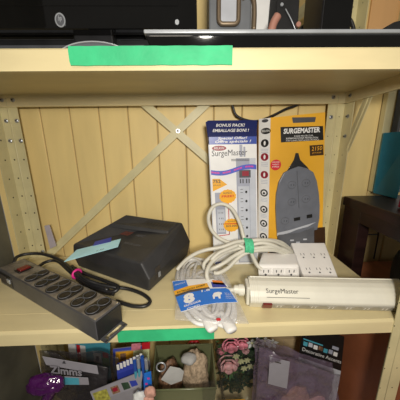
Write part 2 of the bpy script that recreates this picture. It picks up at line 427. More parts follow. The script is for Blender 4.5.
def topP(u, v, h=0.): return (A1 * (1 - u) + B1 * u) * (1 - v) + (D1 * (1 - u) + C1 * u) * v + V((0, 0, h))
b = MB()   # raised hood at the back and along the left
b.hexa([topP(.05, .60, -.002), topP(.96, .66, -.002), topP(.97, .96, -.002), topP(.05, .97, -.002), topP(.07, .63, .006), topP(.945, .69, .004), topP(.955, .94, .004), topP(.07, .94, .006)], 'blackmatt', .0015)
for k in range(9): 
    u = .50 + k * .05; b.poly([topP(u, .76, .0057), topP(u + .02, .76, .0056), topP(u + .02, .88, .0054), topP(u, .88, .0055)], 'black')
b.build('top_hood', ub)
b = MB(); c = topP(.42, .36, .0016)
for k in range(3): b.prism([topP(.37 + k * .045, .44, .0016), topP(.41 + k * .045, .44, .0016), topP(.43 + k * .045, .54, .0016), topP(.40 + k * .045, .54, .0016)], (0, 0, .0004), 'emblem')
b.build('badge', ub, 'faint red emblem'); b = MB(); b.text('APC', topP(.60, .46, .0022), topP(.72, .46, .0022), .008, 'charcoal', up=D1 - A1); b.build('lettering', ub); b = MB(); b.text('BACK-UPS', topP(.58, .26, .0022), topP(.80, .26, .0022), .006, 'charcoal', up=D1 - A1)
b.build('lettering', ub)
def sideP(u, z, o=0.): return B0 * (1 - u) + C0 * u + V((0, 0, z)) + V((.0035 + o, -.0016, 0)) * (1 if z > .02 else .4)
b = MB(); q = [sideP(.10, .020, .0035), sideP(.20, .020, .0035), sideP(.20, .050, .002), sideP(.10, .050, .002)]
b.prism(q, (.0014, -.0007, 0), 'hole'); q2 = [sideP(.13, .024, .0052), sideP(.17, .024, .0052), sideP(.17, .036, .0048), sideP(.13, .036, .0048)]; b.prism(q2, (.0012, -.0006, 0), 'silver'); b.build('side_switch', ub)
b = MB()   # ticket lying on the left front corner, overhanging
tk = [V((0.2281, 0.1035, 0.08)), V((0.3236, 0.1646, 0.083)), V((0.32, 0.2009, 0.088)), V((0.231, 0.1539, 0.083))]
b.prism(tk, (0, 0, .0009), 'paleblue')
e1 = (tk[1] - tk[0]).normalized(); e2 = (tk[3] - tk[0]).normalized()
bl = [V((0.2625, 0.1684, 0.0855)), V((0.2997, 0.186, 0.087)), V((0.2938, 0.2075, 0.09)), V((0.2591, 0.1884, 0.087))]; b.prism(bl, (0, 0, .0009), 'navy')
b.text('F 50', (0.2832, 0.1364, 0.0865), (0.2959, 0.1447, 0.087), .006, 'greyink', up=e2)
b.build('ticket', ub, 'pale blue paper ticket with a dark blue corner')

# ---- tall white and blue carton
YF = .21
c1 = thing('surge_protector_carton', (.62, .24, 0), 'tall white and blue carton picturing a power strip, behind the cream cord loop', 'carton')
b = MB(); b.hexa([V((.561, YF, .0006)), V((.682, YF, .0006)), V((.684, .238, .0006)), V((.567, .238, .0006)), V((.5455, YF, .338)), V((.662, YF, .338)), V((.664, .238, .338)), V((.5515, .238, .338))], 'white', .0006, 1)
# printed front
def rect(b, x0, y0, x1, y1, m, lay=1, Y=None):
    yy = (YF if Y is None else Y) - .0001 * 3 * lay; b.poly([FP(x0, y1, yy), FP(x1, y1, yy), FP(x1, y0, yy), FP(x0, y0, yy)], m)
def FP(u, v, yy):
    """front face: u, v in face units (0..1 across, 0..1 up)"""
    xl = .561 + (.5455 - .561) * v; xr = .682 + (.662 - .682) * v; return V((xl + (xr - xl) * u, yy, .338 * v))
rect(b, .004, 1.0, .996, .948, 'bandblue')
b.text('Special Offer!', FP(.20, .976, YF - .0006), FP(.80, .978, YF - .0006), .0075, 'white', bold=.02, shear=.2)
b.text('Offre spéciale !', FP(.14, .952, YF - .0006), FP(.88, .955, YF - .0006), .0080, 'white', bold=.02, shear=.2)
b.ell(FP(.22, .922, YF - .0006), .0175, .0060, 'darkred'); b.text('BELKIN', FP(.12, .915, YF - .0009), FP(.32, .915, YF - .0009), .0048, 'white')
# pictured power strip with its plug
rect(b, .64, .945, .70, .86, 'lav', 1); rect(b, .72, .93, .76, .86, 'lav', 1); rect(b, .56, .85, .97, .02, 'lav', 1); rect(b, .84, .85, .965, .02, 'lav2', 2); rect(b, .30, .76, .56, .02, 'white', 1)
rect(b, .62, .765, .86, .71, 'greyink', 6); rect(b, .68, .758, .82, .722, 'darkred', 7)
for k in range(4): rect(b, .63 + k * .055 + (.02 if k > 1 else 0), .70, .655 + k * .055 + (.02 if k > 1 else 0), .668, 'greyink', 3)
rect(b, .59, .645, .83, .03, 'lav2', 2)
for k in range(8):
    v = .602 - k * .0706
    for dv in (.018, -.006): rect(b, .635, v + dv + .0035, .69, v + dv, 'greyink', 3)
    b.ell(FP(.76, v, YF - .0012), .0028, .0034, 'blackink', n=12)
b.text('SurgeMaster', FP(.06, .853, YF - .0015), FP(.79, .860, YF - .0015), .0185, 'greyink')
for k in range(2): rect(b, .46, .845 - k * .010, .84, .841 - k * .010, 'greyink', 5)
# wavy banner
for i in range(16):
    u0, u1 = .03 + i * .0595, .03 + (i + 1) * .0595
    f_ = lambda u: .752 - .014 * math.sin((u - .03) * 6.2) + .030 * u
    b.poly([FP(u0, f_(u0) - .018, YF - .0015), FP(u1, f_(u1) - .018, YF - .0015), FP(u1, f_(u1) + .016, YF - .0015), FP(u0, f_(u0) + .016, YF - .0015)], 'violet')
    if i % 4 != 3: b.poly([FP(u0 + .004, f_(u0) - .005, YF - .0018), FP(u1 - .004, f_(u1) - .005, YF - .0018), FP(u1 - .004, f_(u1) + .006, YF - .0018), FP(u0 + .004, f_(u0) + .006, YF - .0018)], 'pinkink')
# yellow arrow tag
b.poly([FP(.05, .610, YF - .0009), FP(.36, .660, YF - .0009), FP(.20, .704, YF - .0009), FP(.05, .704, YF - .0009)], 'yellowink')
b.text('752', FP(.06, .672, YF - .0012), FP(.22, .672, YF - .0012), .0085, 'greyink', bold=.02); b.text('JOULES', FP(.06, .648, YF - .0012), FP(.22, .648, YF - .0012), .0045, 'greyink')
# pictured outlet panel
rect(b, .09, .60, .30, .27, 'lav', 1); rect(b, .12, .47, .28, .285, 'lav2', 2)
for k in range(4):
    for du in (.155, .20, .235): rect(b, du, .450 - k * .045, du + .012, .437 - k * .045, 'greyink', 3)
def star(b, u, v, rx, ry, m, Y):
    c = FP(u, v, Y); n = 28; b.poly([c + V((rx * (1 if i % 2 else .93) * math.cos(2 * math.pi * i / n), 0, ry * (1 if i % 2 else .93) * math.sin(2 * math.pi * i / n))) for i in range(n)], m)
for (a_, c_) in (((.37, .57), (.37, .265)), ((.37, .265), (.13, .255))):
    b.tube([FP(*a_, YF - .0006), FP(*c_, YF - .0006)], .0010, 'redink', n=5, sub=1)
star(b, .36, .571, .0220, .0185, 'yellowink', YF - .0018); b.text('FREE!', FP(.23, .562, YF - .0021), FP(.49, .566, YF - .0021), .0060, 'redink', bold=.02)
b.text('BONUS', FP(.27, .590, YF - .0021), FP(.45, .592, YF - .0021), .0045, 'greyink')
star(b, .42, .343, .0215, .0185, 'yellowink', YF - .0018); rect(b, .27, .358, .57, .352, 'redink', 7); b.text('$25,000', FP(.30, .326, YF - .0021), FP(.54, .328, YF - .0021), .0065, 'greyink', bold=.01)
b.text('BONUS', FP(.34, .368, YF - .0021), FP(.50, .369, YF - .0021), .0038, 'greyink')
b.ell(FP(.12, .020, YF - .0006), .011, .0045, 'navy'); b.text('BELKIN', FP(.06, .0145, YF - .0009), FP(.18, .0145, YF - .0009), .0034, 'white')
rect(b, .004, 1.0, .02, .03, 'lav2', 1)
b.build('box_body', c1)
b = MB(); b.prism([V((.5455, YF, .338)), V((.662, YF, .338)), V((.6645, YF + .010, .374)), V((.662, YF + .0105, .376)), V((.547, YF + .0105, .376)), V((.541, YF + .010, .372))], (0, .0015, 0), 'topnavy')
for (t_, z_, a_, c_) in (('BONUS PACK!', .361, .17, .76), ('EMBALLAGE BONI !', .349, .10, .84)):
    p0 = V((.5455 + .117 * a_, YF + (z_ - .338) / .036 * .010 - .0006, z_)); p1 = V((.5455 + .117 * c_, p0.y, z_)); b.text(t_, p0, p1, .0075, 'white', bold=.02, shear=.2, up=(0, .27, 1))
b.build('top_flap', c1, 'dark blue top flap with white lettering')

# ---- yellow carton with grey surge protector
YY = .222
c2 = thing('surge_protector_carton', (.77, .25, 0), 'yellow and black carton showing a charcoal surge protector, rightmost of the upright cartons', 'carton')
b = MB(); bb = bmesh.new()
lo_ = [(.713, YY), (.866, YY), (.866, .281), (.700, .281), (.691, .246)]; hi_ = [(.697, YY, .381), (.828, YY, .392), (.832, .281, .392), (.684, .281, .381), (.675, .246, .380)]
lv = [bb.verts.new((x, y, .0006)) for x, y in lo_]; hv = [bb.verts.new(q) for q in hi_]
bb.faces.new(lv[::-1]); bb.faces.new(hv)
for i in range(5): bb.faces.new((lv[i], lv[(i + 1) % 5], hv[(i + 1) % 5], hv[i]))
b.add(bb, 'yellow')
def F2(u, v, yy=None, o=1):
    yy = (YY if yy is None else yy) - .0003 * o
    xl = .713 + (.697 - .713) * v; xr = .866 + (.828 - .866) * v; return V((xl + (xr - xl) * u, yy, (.381 + .011 * u) * v))
def r2(b, u0, v0, u1, v1, m, o=1): b.poly([F2(u0, v0, o=o), F2(u1, v0, o=o), F2(u1, v1, o=o), F2(u0, v1, o=o)], m)
b.poly([V((0.7483, 0.2214, 0.3808)), V((0.7518, 0.2214, 0.3682)), V((0.8053, 0.2214, 0.3699)), V((0.8064, 0.2214, 0.3813))], 'greyink')
b.poly([V((0.722, 0.2214, 0.3594)), V((0.7259, 0.2214, 0.3231)), V((0.8311, 0.2214, 0.3276)), V((0.826, 0.2214, 0.3605))], 'blackink')
b.text('SURGEMASTER', (0.7303, 0.2208, 0.343), (0.8199, 0.2208, 0.3459), .0125, 'white', bold=.035)
b.text('SURGE PROTECTOR', (0.7568, 0.2208, 0.3357), (0.8036, 0.2208, 0.3369), .0035, 'white'); b.text('SUPERIOR POWER PROTECTION', (0.7375, 0.2208, 0.3305), (0.8166, 0.2208, 0.3321), .0035, 'white', bold=.01); b.text('FOR COMPUTERS & ELECTRONICS', (0.7379, 0.2208, 0.325), (0.8196, 0.2208, 0.3273), .0035, 'white')
b.poly([V((0.7976, 0.2214, 0.3149)), V((0.8015, 0.2214, 0.2894)), V((0.8357, 0.2214, 0.2913)), V((0.8317, 0.2214, 0.3169))], 'brownlabel')
b.text('2150', (0.8037, 0.2208, 0.3016), (0.8299, 0.2208, 0.3036), .010, 'yellowink'); b.text('JOULES', (0.8057, 0.2208, 0.2942), (0.8283, 0.2208, 0.2954), .004, 'yellowink')
b.ell((0.7167, 0.2214, 0.2685), .0135, .0135, 'redink', n=24)
for k, t_ in enumerate(('LIFETIME', 'WARRANTY', 'OFFER')): b.text(t_, V((0.7075, 0.2208, 0.2712)) + V((0, 0, -.0058 * (k - .5))), V((0.7252, 0.2208, 0.2709)) + V((0, 0, -.0058 * (k - .5))), .0032, 'white')
# pale lower field, dark base stripe
b.poly([V((0.8312, 0.221, 0.0833)), V((0.8368, 0.221, 0.0448)), V((0.8705, 0.221, 0.0438)), V((0.8623, 0.221, 0.0998)), V((0.8324, 0.221, 0.0977))], 'brownlabel')
r2(b, .02, .03, .98, .10, 'brownlabel', 1)
b.build('box_body', c2)
b = MB()   # white side panel with round warning icons
def S2(u, z, o=.0003):
    f = z / .381; a = V((.713 + (.697 - .713) * f, YY, z)); c = V((.691 + (.675 - .691) * f, .246, z)); n = (a - c).cross(V((0, 0, 1))).normalized(); return c * (1 - u) + a * u + (-n if n.x > 0 else n) * o
b.poly([S2(.02, .002), S2(.02, .3805), S2(.995, .3805), S2(.995, .002)][::-1], 'white')
sx = (S2(1, .2) - S2(0, .2)).normalized()
def sic(u, z, r, m, o=.0006, ry=None): b.ell(S2(u, z, o), r * .5, ry or r, m, ax=sx, n=18)
sic(.62, .351, .027, 'blackink', ry=.0075); sic(.55, .375, .018, 'greyink', ry=.004)
for k, z in enumerate((.322, .288, .243, .195, .150, .110, .072)):
    m_ = ('blackink', 'darkred', 'darkred', 'blackink', 'blackink', 'blackink', 'blackink')[k]
    sic(.55, z, .022, m_, ry=.0098)
    if k in (3, 4, 5, 6): sic(.55, z, .014, 'white', o=.0009, ry=.0062); sic(.55, z - .001, .007, 'blackink', o=.0012, ry=.0032)
    else: sic(.55, z, .006, 'white', o=.0009, ry=.0056)
    for j in range(3): b.poly([S2(.25, z - .014 - j * .004, .0006), S2(.85, z - .014 - j * .004, .0006), S2(.85, z - .0155 - j * .004, .0006), S2(.25, z - .0155 - j * .004, .0006)], 'lav2')
b.text('BELKIN', S2(.30, .3485, .0012), S2(.94, .3485, .0012), .0055, 'white', bold=.01)
b.build('side_panel', c2, 'white side panel with round black and red icons')
b = MB()   # the charcoal surge protector seen on the front
out = [(0.7642, 0.2215, 0.2973), (0.7705, 0.2215, 0.2972), (0.7759, 0.2215, 0.2799), (0.7967, 0.2215, 0.2622), (0.8122, 0.2215, 0.2493), (0.8238, 0.2215, 0.226), (0.831, 0.2215, 0.197), (0.8376, 0.2215, 0.1618), (0.841, 0.2215, 0.1257), (0.8398, 0.2215, 0.0944), (0.7956, 0.2215, 0.084), (0.7334, 0.2215, 0.071), (0.7287, 0.2215, 0.1), (0.7223, 0.2215, 0.1561), (0.7213, 0.2215, 0.1939), (0.7254, 0.2215, 0.2252), (0.7365, 0.2215, 0.2493), (0.7508, 0.2215, 0.2617), (0.762, 0.2215, 0.2801)]
body_ = out[4:17] + [(0.7537, 0.2215, 0.2578), (0.7735, 0.2215, 0.265), (0.7944, 0.2215, 0.2597)]
b.prism(body_, (0, -.006, 0), 'grey', bev=.0022, seg=3)
b.prism([out[0], out[1], out[2], out[3], (0.8057, 0.2215, 0.2494), (0.7441, 0.2215, 0.2504), out[17], out[18]], (0, -.003, 0), 'black', bev=.0006, seg=1)
b.prism([(0.7301, 0.2155, 0.0881), (0.7646, 0.2155, 0.0958), (0.7988, 0.2155, 0.1063), (0.8328, 0.2155, 0.1167), (0.8125, 0.2155, 0.1045), (0.7835, 0.2155, 0.0967), (0.7652, 0.2155, 0.0886), (0.7307, 0.2155, 0.0794)][::-1], (0, -.0006, 0), 'greylight')
b.prism([(0.7339, 0.2215, 0.0651), (0.7326, 0.2215, 0.0827), (0.7898, 0.2215, 0.087), (0.8293, 0.2215, 0.1033), (0.836, 0.2215, 0.0415), (0.7359, 0.2215, 0.0353)], (0, -.0075, 0), 'charcoal', bev=.001, seg=1)
for cx in ((0.7595, 0.2152, 0.2179), (0.7951, 0.2152, 0.2224), (0.7633, 0.2152, 0.1732), (0.7993, 0.2152, 0.1804), (0.749, 0.2152, 0.1216)):
    b.tube([V(cx) + V((.0105 * math.cos(2 * math.pi * i / 18), 0, .0095 * math.sin(2 * math.pi * i / 18))) for i in range(18)], .0006, 'charcoal', n=5, sub=1, closed=True)
    for dx in (-.003, .004): b.box((V(cx) + V((dx, -.0004, -.002))), (V(cx) + V((dx + .0012, .0001, .0025))), 'blackink')
b.prism([(0.7718, 0.2152, 0.1294), (0.7881, 0.2152, 0.1324), (0.7895, 0.2152, 0.1235), (0.7731, 0.2152, 0.1205)], (0, -.0006, 0), 'blackink'); b.prism([(0.8053, 0.2152, 0.137), (0.8194, 0.2152, 0.1394), (0.821, 0.2152, 0.1297), (0.8067, 0.2152, 0.1275)], (0, -.0006, 0), 'blackink')
b.tube([(0.769, 0.215, 0.2533), (0.776, 0.215, 0.2046), (0.7831, 0.215, 0.1567)], .0007, 'charcoal', n=5)
b.build('surge_protector', c2, 'charcoal surge protector with two black ports')
b = MB()
for k, (px_, pz_) in enumerate(((0.7663, 0.2135, 0.0649), (0.7833, 0.2135, 0.0586), (0.8017, 0.2135, 0.0669))[i][::2] for i in range(3)):
    b.box((px_, .2125, pz_), (px_ + .010, .2135, pz_ + .004), 'greylight')
b.build('base_print', c2)

# ---- long ivory power strip across the right front, with its corded bundle
a_ = -.085; ca, sa = math.cos(a_), math.sin(a_)
TS = Matrix(((ca, -sa, 0, .607), (sa, ca, 0, 0.0), (0, 0, 1, 0), (0, 0, 0, 1)))
ls = thing('power_strip', TS @ V((.15, .055, 0)), 'long ivory plastic power strip lying on its side along the right front shelf edge', 'power strip')
prof = [(.046, .0006), (.078, .0006), (.084, .010), (.085, .040), (.081, .047), (.072, .0505), (.062, .0500), (.052, .0465), (.043, .040), (.037, .032), (.0335, .024), (.034, .020)]
b = MB(); b.prism([TS @ V((.006, y, z)) for y, z in prof], TS.to_3x3() @ V((.306, 0, 0)), 'ivory', bev=.0008, seg=1)
b.prism([TS @ V((.010, y, z)) for y, z in ((.074, .0500), (.081, .0465), (.0815, .0485), (.075, .0520))], TS.to_3x3() @ V((.298, 0, 0)), 'ivory')
b.box((.000, .046, .003), (.008, .080, .045), 'ivory', bev=.003, T=TS)
for k in range(3): 
    x = .006 + k * .0075; b.prism([TS @ V((x, y + (y - .06) * .035, z + (z - .03) * .035)) for y, z in prof[1:]], TS.to_3x3() @ V((.004, 0, 0)), 'ivory', bev=.0005, seg=1)
b.text('SurgeMaster', TS @ V((.037, .0395, .0352)), TS @ V((.099, .0395, .0352)), .011, 'blackink', up=(0, .55, .75), off=(0, -.0013, .0008))
b.box((.037, .0348, .0316), (.118, .0352, .0322), 'greyink', T=Matrix.Translation((0, -.0004, .0006)) @ TS)
b.build('housing', ls)
b = MB()   # outlet panel leaning under the rounded front
P_ = lambda x, t: TS @ V((x, .0335 + (.046 - .0335) * t, .020 * (1 - t) + .0012 * t))
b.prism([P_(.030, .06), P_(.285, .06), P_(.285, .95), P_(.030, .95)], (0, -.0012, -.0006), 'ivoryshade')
opan = b.build('outlet_panel', ls)
for k in range(7):
    b = MB(); x = .062 + k * .033
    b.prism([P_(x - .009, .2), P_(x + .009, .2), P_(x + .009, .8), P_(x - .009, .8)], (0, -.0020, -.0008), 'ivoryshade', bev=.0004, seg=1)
    for dx in (-.004, .003): b.prism([P_(x + dx, .3), P_(x + dx + .0015, .3), P_(x + dx + .0015, .65), P_(x + dx, .65)], (0, -.0024, -.0010), 'whiteplastic')
    b.build('outlet', opan)
b = MB(); b.prism([P_(.030, -.10), P_(.047, -.10), P_(.049, .8), P_(.030, .8)], (0, -.0042, -.001), 'switchred', bev=.0008); b.build('rocker_switch', ls, 'dark red rocker switch')
g0 = V((0.6038, 0.065, 0.026))
b = MB(); b.cyl(g0 + V((.0, 0, 0)), (1, -.085, 0), .0115, .014, 'ivory', n=20, bev=.002); b.cyl(g0 + V((-.010, .001, .001)), (1, -.1, 0), .0085, .010, 'ivory', n=20, bev=.0015, r2=.009); b.build('strain_relief', ls)
b = MB()
b.tube([g0 + V((-.012, .001, .001)), (0.581, 0.0661, 0.026), (0.5639, 0.0793, 0.022), (0.5464, 0.1017, 0.017), (0.5351, 0.1, 0.0361), (0.5384, 0.115, 0.0493), (0.5538, 0.135, 0.0578), (0.5792, 0.15, 0.0673), (0.6095, 0.158, 0.073), (0.6391, 0.16, 0.0792), (0.6724, 0.158, 0.0871), (0.7037, 0.155, 0.0798), (0.7395, 0.172, 0.0542), (0.7572, 0.175, 0.0411)], .0047, 'cord', n=10)
b.tube([(0.7634, 0.19, 0.0444), (0.7357, 0.178, 0.068), (0.6992, 0.165, 0.0885), (0.6678, 0.16, 0.0942), (0.6386, 0.16, 0.0923), (0.6084, 0.155, 0.0928), (0.5742, 0.15, 0.0831), (0.5359, 0.148, 0.0774), (0.5095, 0.15, 0.0667), (0.4876, 0.15, 0.0515), (0.4726, 0.15, 0.0359), (0.4654, 0.145, 0.0283)], .0045, 'cord', n=10)
b.tube([(0.6379, 0.154, 0.0715), (0.619, 0.158, 0.0807), (0.5965, 0.17, 0.0836), (0.5703, 0.18, 0.0933), (0.5507, 0.185, 0.1158), (0.5448, 0.188, 0.1464), (0.5561, 0.19, 0.1713), (0.5782, 0.19, 0.1785), (0.6003, 0.188, 0.1683), (0.6153, 0.186, 0.1454), (0.6252, 0.182, 0.1204), (0.6309, 0.17, 0.096), (0.6421, 0.162, 0.0755), (0.647, 0.14, 0.0601), (0.653, 0.125, 0.0475), (0.663, 0.118, 0.0385)], .0047, 'cord', n=10)
b.tube([(0.7608, 0.178, 0.045), (0.7282, 0.165, 0.0663), (0.6912, 0.154, 0.078), (0.6615, 0.152, 0.0771), (0.6326, 0.152, 0.0727), (0.6025, 0.145, 0.0614), (0.5774, 0.135, 0.0493), (0.5534, 0.13, 0.0399), (0.5351, 0.14, 0.0292), (0.5306, 0.145, 0.0424), (0.5503, 0.15, 0.0603), (0.5853, 0.16, 0.0727), (0.6313, 0.17, 0.0827), (0.6759, 0.17, 0.0895), (0.7255, 0.18, 0.0783), (0.7574, 0.19, 0.0532)], .0046, 'cord', n=10)
b.tube([(0.7527, 0.176, 0.0378), (0.714, 0.16, 0.0637), (0.6805, 0.15, 0.0723), (0.651, 0.148, 0.0715), (0.6266, 0.146, 0.0654), (0.6066, 0.14, 0.0535), (0.5863, 0.13, 0.0389), (0.564, 0.12, 0.0327), (0.5526, 0.122, 0.0318)], .0046, 'cord', n=10)
b.tube([(0.6124, 0.15, 0.0872), (0.5879, 0.145, 0.08), (0.566, 0.14, 0.0728), (0.5467, 0.135, 0.058)], .0046, 'cord', n=10)
lcord = b.build('power_cord', ls)
b = MB(); c0 = V((0.6386, 0.158, 0.0801)); 
b.tube([c0 + V((.010 * -.9 * 0 + .0, .0165 * math.cos(2 * math.pi * i / 18), .0165 * math.sin(2 * math.pi * i / 18))) + V((0, 0, 0)) for i in range(18)], .0028, 'velcro', n=6, sub=1, closed=True)
for dx in (-.008, -.004, .004, .008):
    b.tube([c0 + V((dx, .0165 * math.cos(2 * math.pi * i / 18), .0165 * math.sin(2 * math.pi * i / 18) - dx * .15)) for i in range(18)], .0028, 'velcro', n=6, sub=1, closed=True)
b.prism([c0 + V((-.010, .010, -.012)), c0 + V((-.026, .006, -.022)), c0 + V((-.022, .006, -.030)), c0 + V((-.006, .010, -.022))], (0, .002, 0), 'velcro', bev=.0005, seg=1)
b.build('velcro_strap', lcord, 'mint green hook-and-loop strap')

# ---- white three-outlet adapter
a3 = thing('outlet_adapter', (.71, .145, 0), 'white block adapter with three outlets, between the cord bundle and ivory strip', 'adapter')
b = MB(); b.hexa([V((.656, .110, .0006)), V((.750, .105, .0006)), V((.766, .172, .0006)), V((.682, .180, .0006)), V((.652, .120, .050)), V((.747, .115, .050)), V((.764, .168, .053)), V((.681, .177, .053))], 'whiteplastic', .005, 3)
b.build('casing', a3)
for k in range(3):
    b = MB(); x = .671 + k * .029; y = .1180 - k * .0014
    for dx in (-.006, .005): b.box((x + dx, y - .0040, .034), (x + dx + .0018, y + .001, .0405), 'greyink')
    b.cyl((x, y - .0035, .0285), (0, -1, 0), .0024, .002, 'greyink', n=12); b.box((x - .0125, y - .0034, .022), (x + .0125, y + .002, .0435), 'whiteplastic', bev=.0006, seg=1)
    b.build('outlet', a3)
# ---- white six-outlet wall tap leaning at a slant
a6 = thing('outlet_adapter', (.80, .16, 0), 'white flat wall tap with six outlets, tilted beside the yellow carton', 'adapter')
O6, U6, V6 = V((.757, .100, .020)), V((.0765, -.004, .0)), V((.011, .114, .040))
TB = V((.002, .010, -.0235)); e = .0
P6 = lambda u, v, h=0.: O6 + U6 * u + V6 * v + V((.012, .0, .0)) * 0 + U6.cross(V6).normalized() * h + U6 * (.0)
b = MB(); lo = [P6(0, 0, -.019), P6(1, 0, -.019), P6(1.22, 1, -.019), P6(.0, 1, -.019)]; hi = [P6(0, 0), P6(1, 0), P6(1.20, 1), P6(.02, 1)]
b.hexa(lo + hi, 'whiteplastic', .003, 3); b.build('casing', a6)
for r_ in range(2):
    for k in range(3):
        b = MB(); v_ = (.22, .60)[r_]; s_ = 1 + .2 * v_; u_ = (.20 + k * .30) * s_ + .01
        for du in (-.055, .05): b.prism([P6(u_ + du, v_ + .02, .0003), P6(u_ + du + .015, v_ + .02, .0003), P6(u_ + du + .015, v_ + .075, .0003), P6(u_ + du, v_ + .075, .0003)], (0, 0, .0003), 'greyink')
        b.ell(P6(u_, v_ - .04, .0004), .0021, .0021, 'greyink', ax=U6, ay=V6, n=12, d=(0, 0, .0003)); b.build('outlet', a6)
b = MB()
for x in (.785, .80): b.box((x, .185, .0006), (x + .0015, .197, .040), 'chrome')
b.cyl((.7925, .168, .018), (0, 0, 1), .0024, .034, 'chrome', n=10)
b.build('plug_prong', a6)

# ---- packed white extension cord with a blue label
ex = thing('extension_cord_pack', (.53, .1, 0), 'white extension cord coiled in a clear sleeve under a blue label numbered 8', 'extension cord')
b = MB()
rnd = random.Random(3)
def loopz(cx, cy, rx, ry, z, rot, n=14): 
    o_ = []
    for i in range(n):
        a = 2 * math.pi * i / n; x, y = rx * math.cos(a), ry * math.sin(a); o_.append((cx + x * math.cos(rot) - y * math.sin(rot), cy + x * math.sin(rot) + y * math.cos(rot), z + .003 * math.sin(2 * a + rot * 5)))
    return o_
for (cx, cy, rx, ry, z, rot) in ((.522, .112, .040, .118, .006, .12), (.514, .112, .046, .112, .012, .18), (.532, .112, .026, .105, .016, .05), (.522, .108, .050, .118, .018, .22), (.538, .100, .040, .112, .009, .25), (.508, .118, .030, .095, .020, .10), (.545, .08, .036, .085, .014, .2), (.512, .07, .034, .075, .010, .1)):
    b.tube(loopz(cx, cy, rx, ry, z, rot), .0042, 'whitecord', n=8, sub=4, closed=True, flat=.8)
b.build('cord', ex)
lab = [(0.4575, 0.1002, 0.0285), (0.4973, 0.1058, 0.0285), (0.5487, 0.1033, 0.0285), (0.5751, 0.0834, 0.0285), (0.5899, 0.0258, 0.0285), (0.5478, 0.0249, 0.0285), (0.5229, 0.0206, 0.0285), (0.4826, 0.0042, 0.0285)]
b = MB(); b.prism(lab[::-1], (0, 0, -.0006), 'white')
zz = (0, 0, .0004)
b.poly([(0.4589, 0.0977, 0.0289), (0.4885, 0.1018, 0.0289), (0.4934, 0.0798, 0.0289), (0.465, 0.0643, 0.0289)][::-1], 'brightblue')
b.text('WOODS', (0.4648, 0.0799, 0.0298), (0.4867, 0.0894, 0.0298), .006, 'white', up=(0, 1, 0))
b.poly([(0.465, 0.0643, 0.0289), (0.4934, 0.0798, 0.0289), (0.5344, 0.0884, 0.0289), (0.5378, 0.0742, 0.0289), (0.4979, 0.066, 0.0289), (0.468, 0.0515, 0.0289)][::-1], 'yellowink')
b.text('EXTENSION CORD', (0.4718, 0.0548, 0.0298), (0.5296, 0.0785, 0.0298), .0055, 'blackink', up=(0, 1, 0), bold=.02)
b.poly([(0.4681, 0.0514, 0.029), (0.4979, 0.0659, 0.029), (0.5378, 0.074, 0.029), (0.5395, 0.0685, 0.029), (0.498, 0.0584, 0.029), (0.4697, 0.0452, 0.029)][::-1], 'greyink')
b.poly([(0.4697, 0.0453, 0.0289), (0.498, 0.0585, 0.0289), (0.5395, 0.0687, 0.0289), (0.5772, 0.0689, 0.0289), (0.5888, 0.0253, 0.0289), (0.5477, 0.0244, 0.0289), (0.5229, 0.0201, 0.0289), (0.4825, 0.0048, 0.0289)][::-1], 'brightblue')
b.poly([(0.5433, 0.0912, 0.0292), (0.545, 0.072, 0.0292), (0.5756, 0.0719, 0.0292), (0.5711, 0.0862, 0.0292)], 'navy'); b.poly([(0.5461, 0.0985, 0.0292), (0.5471, 0.0838, 0.0292), (0.5723, 0.079, 0.0292), (0.5677, 0.0937, 0.0292)], 'orange')
b.text('8', (0.4873, 0.0217, 0.0298), (0.5089, 0.0293, 0.0298), .0295, 'white', up=(-.12, 1, 0), bold=.06)
b.text('OUTDOOR', (0.4876, 0.0142, 0.0298), (0.5194, 0.0279, 0.0298), .0058, 'white', up=(-.1, 1, 0), bold=.03)
b.text('CORD', (0.4933, 0.0072, 0.0298), (0.5172, 0.0166, 0.0298), .0052, 'white', up=(-.1, 1, 0), bold=.03)
b.text('1.8', (0.5214, 0.0565, 0.0298), (0.539, 0.0608, 0.0298), .007, 'white', up=(0, 1, 0), bold=.02)
# small white bear emblem
c = V((0.5535, 0.0434, 0.0297)); e1 = V((1, .05, 0)).normalized(); e2 = V((0, 1, 0))
b.poly([c + e1 * x * .9 + e2 * y * 1.3 for x, y in ((-.011, -.006), (-.008, -.006), (-.007, -.001), (.000, -.001), (.001, -.006), (.005, -.006), (.006, .003), (.010, .004), (.009, .008), (.002, .010), (-.008, .008), (-.012, .002))], 'white')
for k in range(4): b.text('3 PRONG GROUNDED', c + e1 * .014 + e2 * (.006 - k * .005), c + e1 * .036 + e2 * (.004 - k * .005), .0026, 'white', up=e2)
b.build('label', ex, 'bright blue and yellow card label with a white numeral 8')
b = MB()   # plugs at the near end
for (c, d, r_) in ((V((.520, .020, .0135)), V((.45, -.9, -.1)), .010), (V((.556, .018, .0150)), V((.35, -.9, -.15)), .010)):
    d.normalize(); b.tube([c, c + d * .02, c + d * .036, c + d * .044], [.0045, .0045, .0045, .005, .006, .0085, .0095, .0105, .011, .011, .0112, .0115, .0112, .0112, .011, .0108, .0105, .009, .0085], 'whitecord', n=14, sub=6, flat=.6)
    s_ = d.cross(V((0, 0, 1))).normalized()
b.text('♥', V((.548, -.020, .0265)), V((.556, -.0195, .0265)), .007, 'redink', up=(0, 1, 0)) if False else b.ell((0.5485, -0.0126, 0.025), .0042, .0036, 'redink', ay=(0, 1, 0))
b.build('plug', ex, 'white moulded plug with a small red mark')
b = MB()
slv = [(0.4501, 0.1077, 0.0288), (0.5327, 0.2546, 0.034), (0.5836, 0.1434, 0.031), (0.5941, -0.0013, 0.012), (0.5883, -0.013, 0.006), (0.5525, -0.0305, 0.006), (0.509, -0.0182, 0.008), (0.4765, 0.0064, 0.014)]
b.sheet([V((.472, -.008, .024)), V((.600, -.020, .020)), V((.578, .150, .0265)), V((.468, .150, .0265))], 'sleeve', amp=.0016, freq=40); b.build('plastic_sleeve', ex, 'clear plastic sleeve')

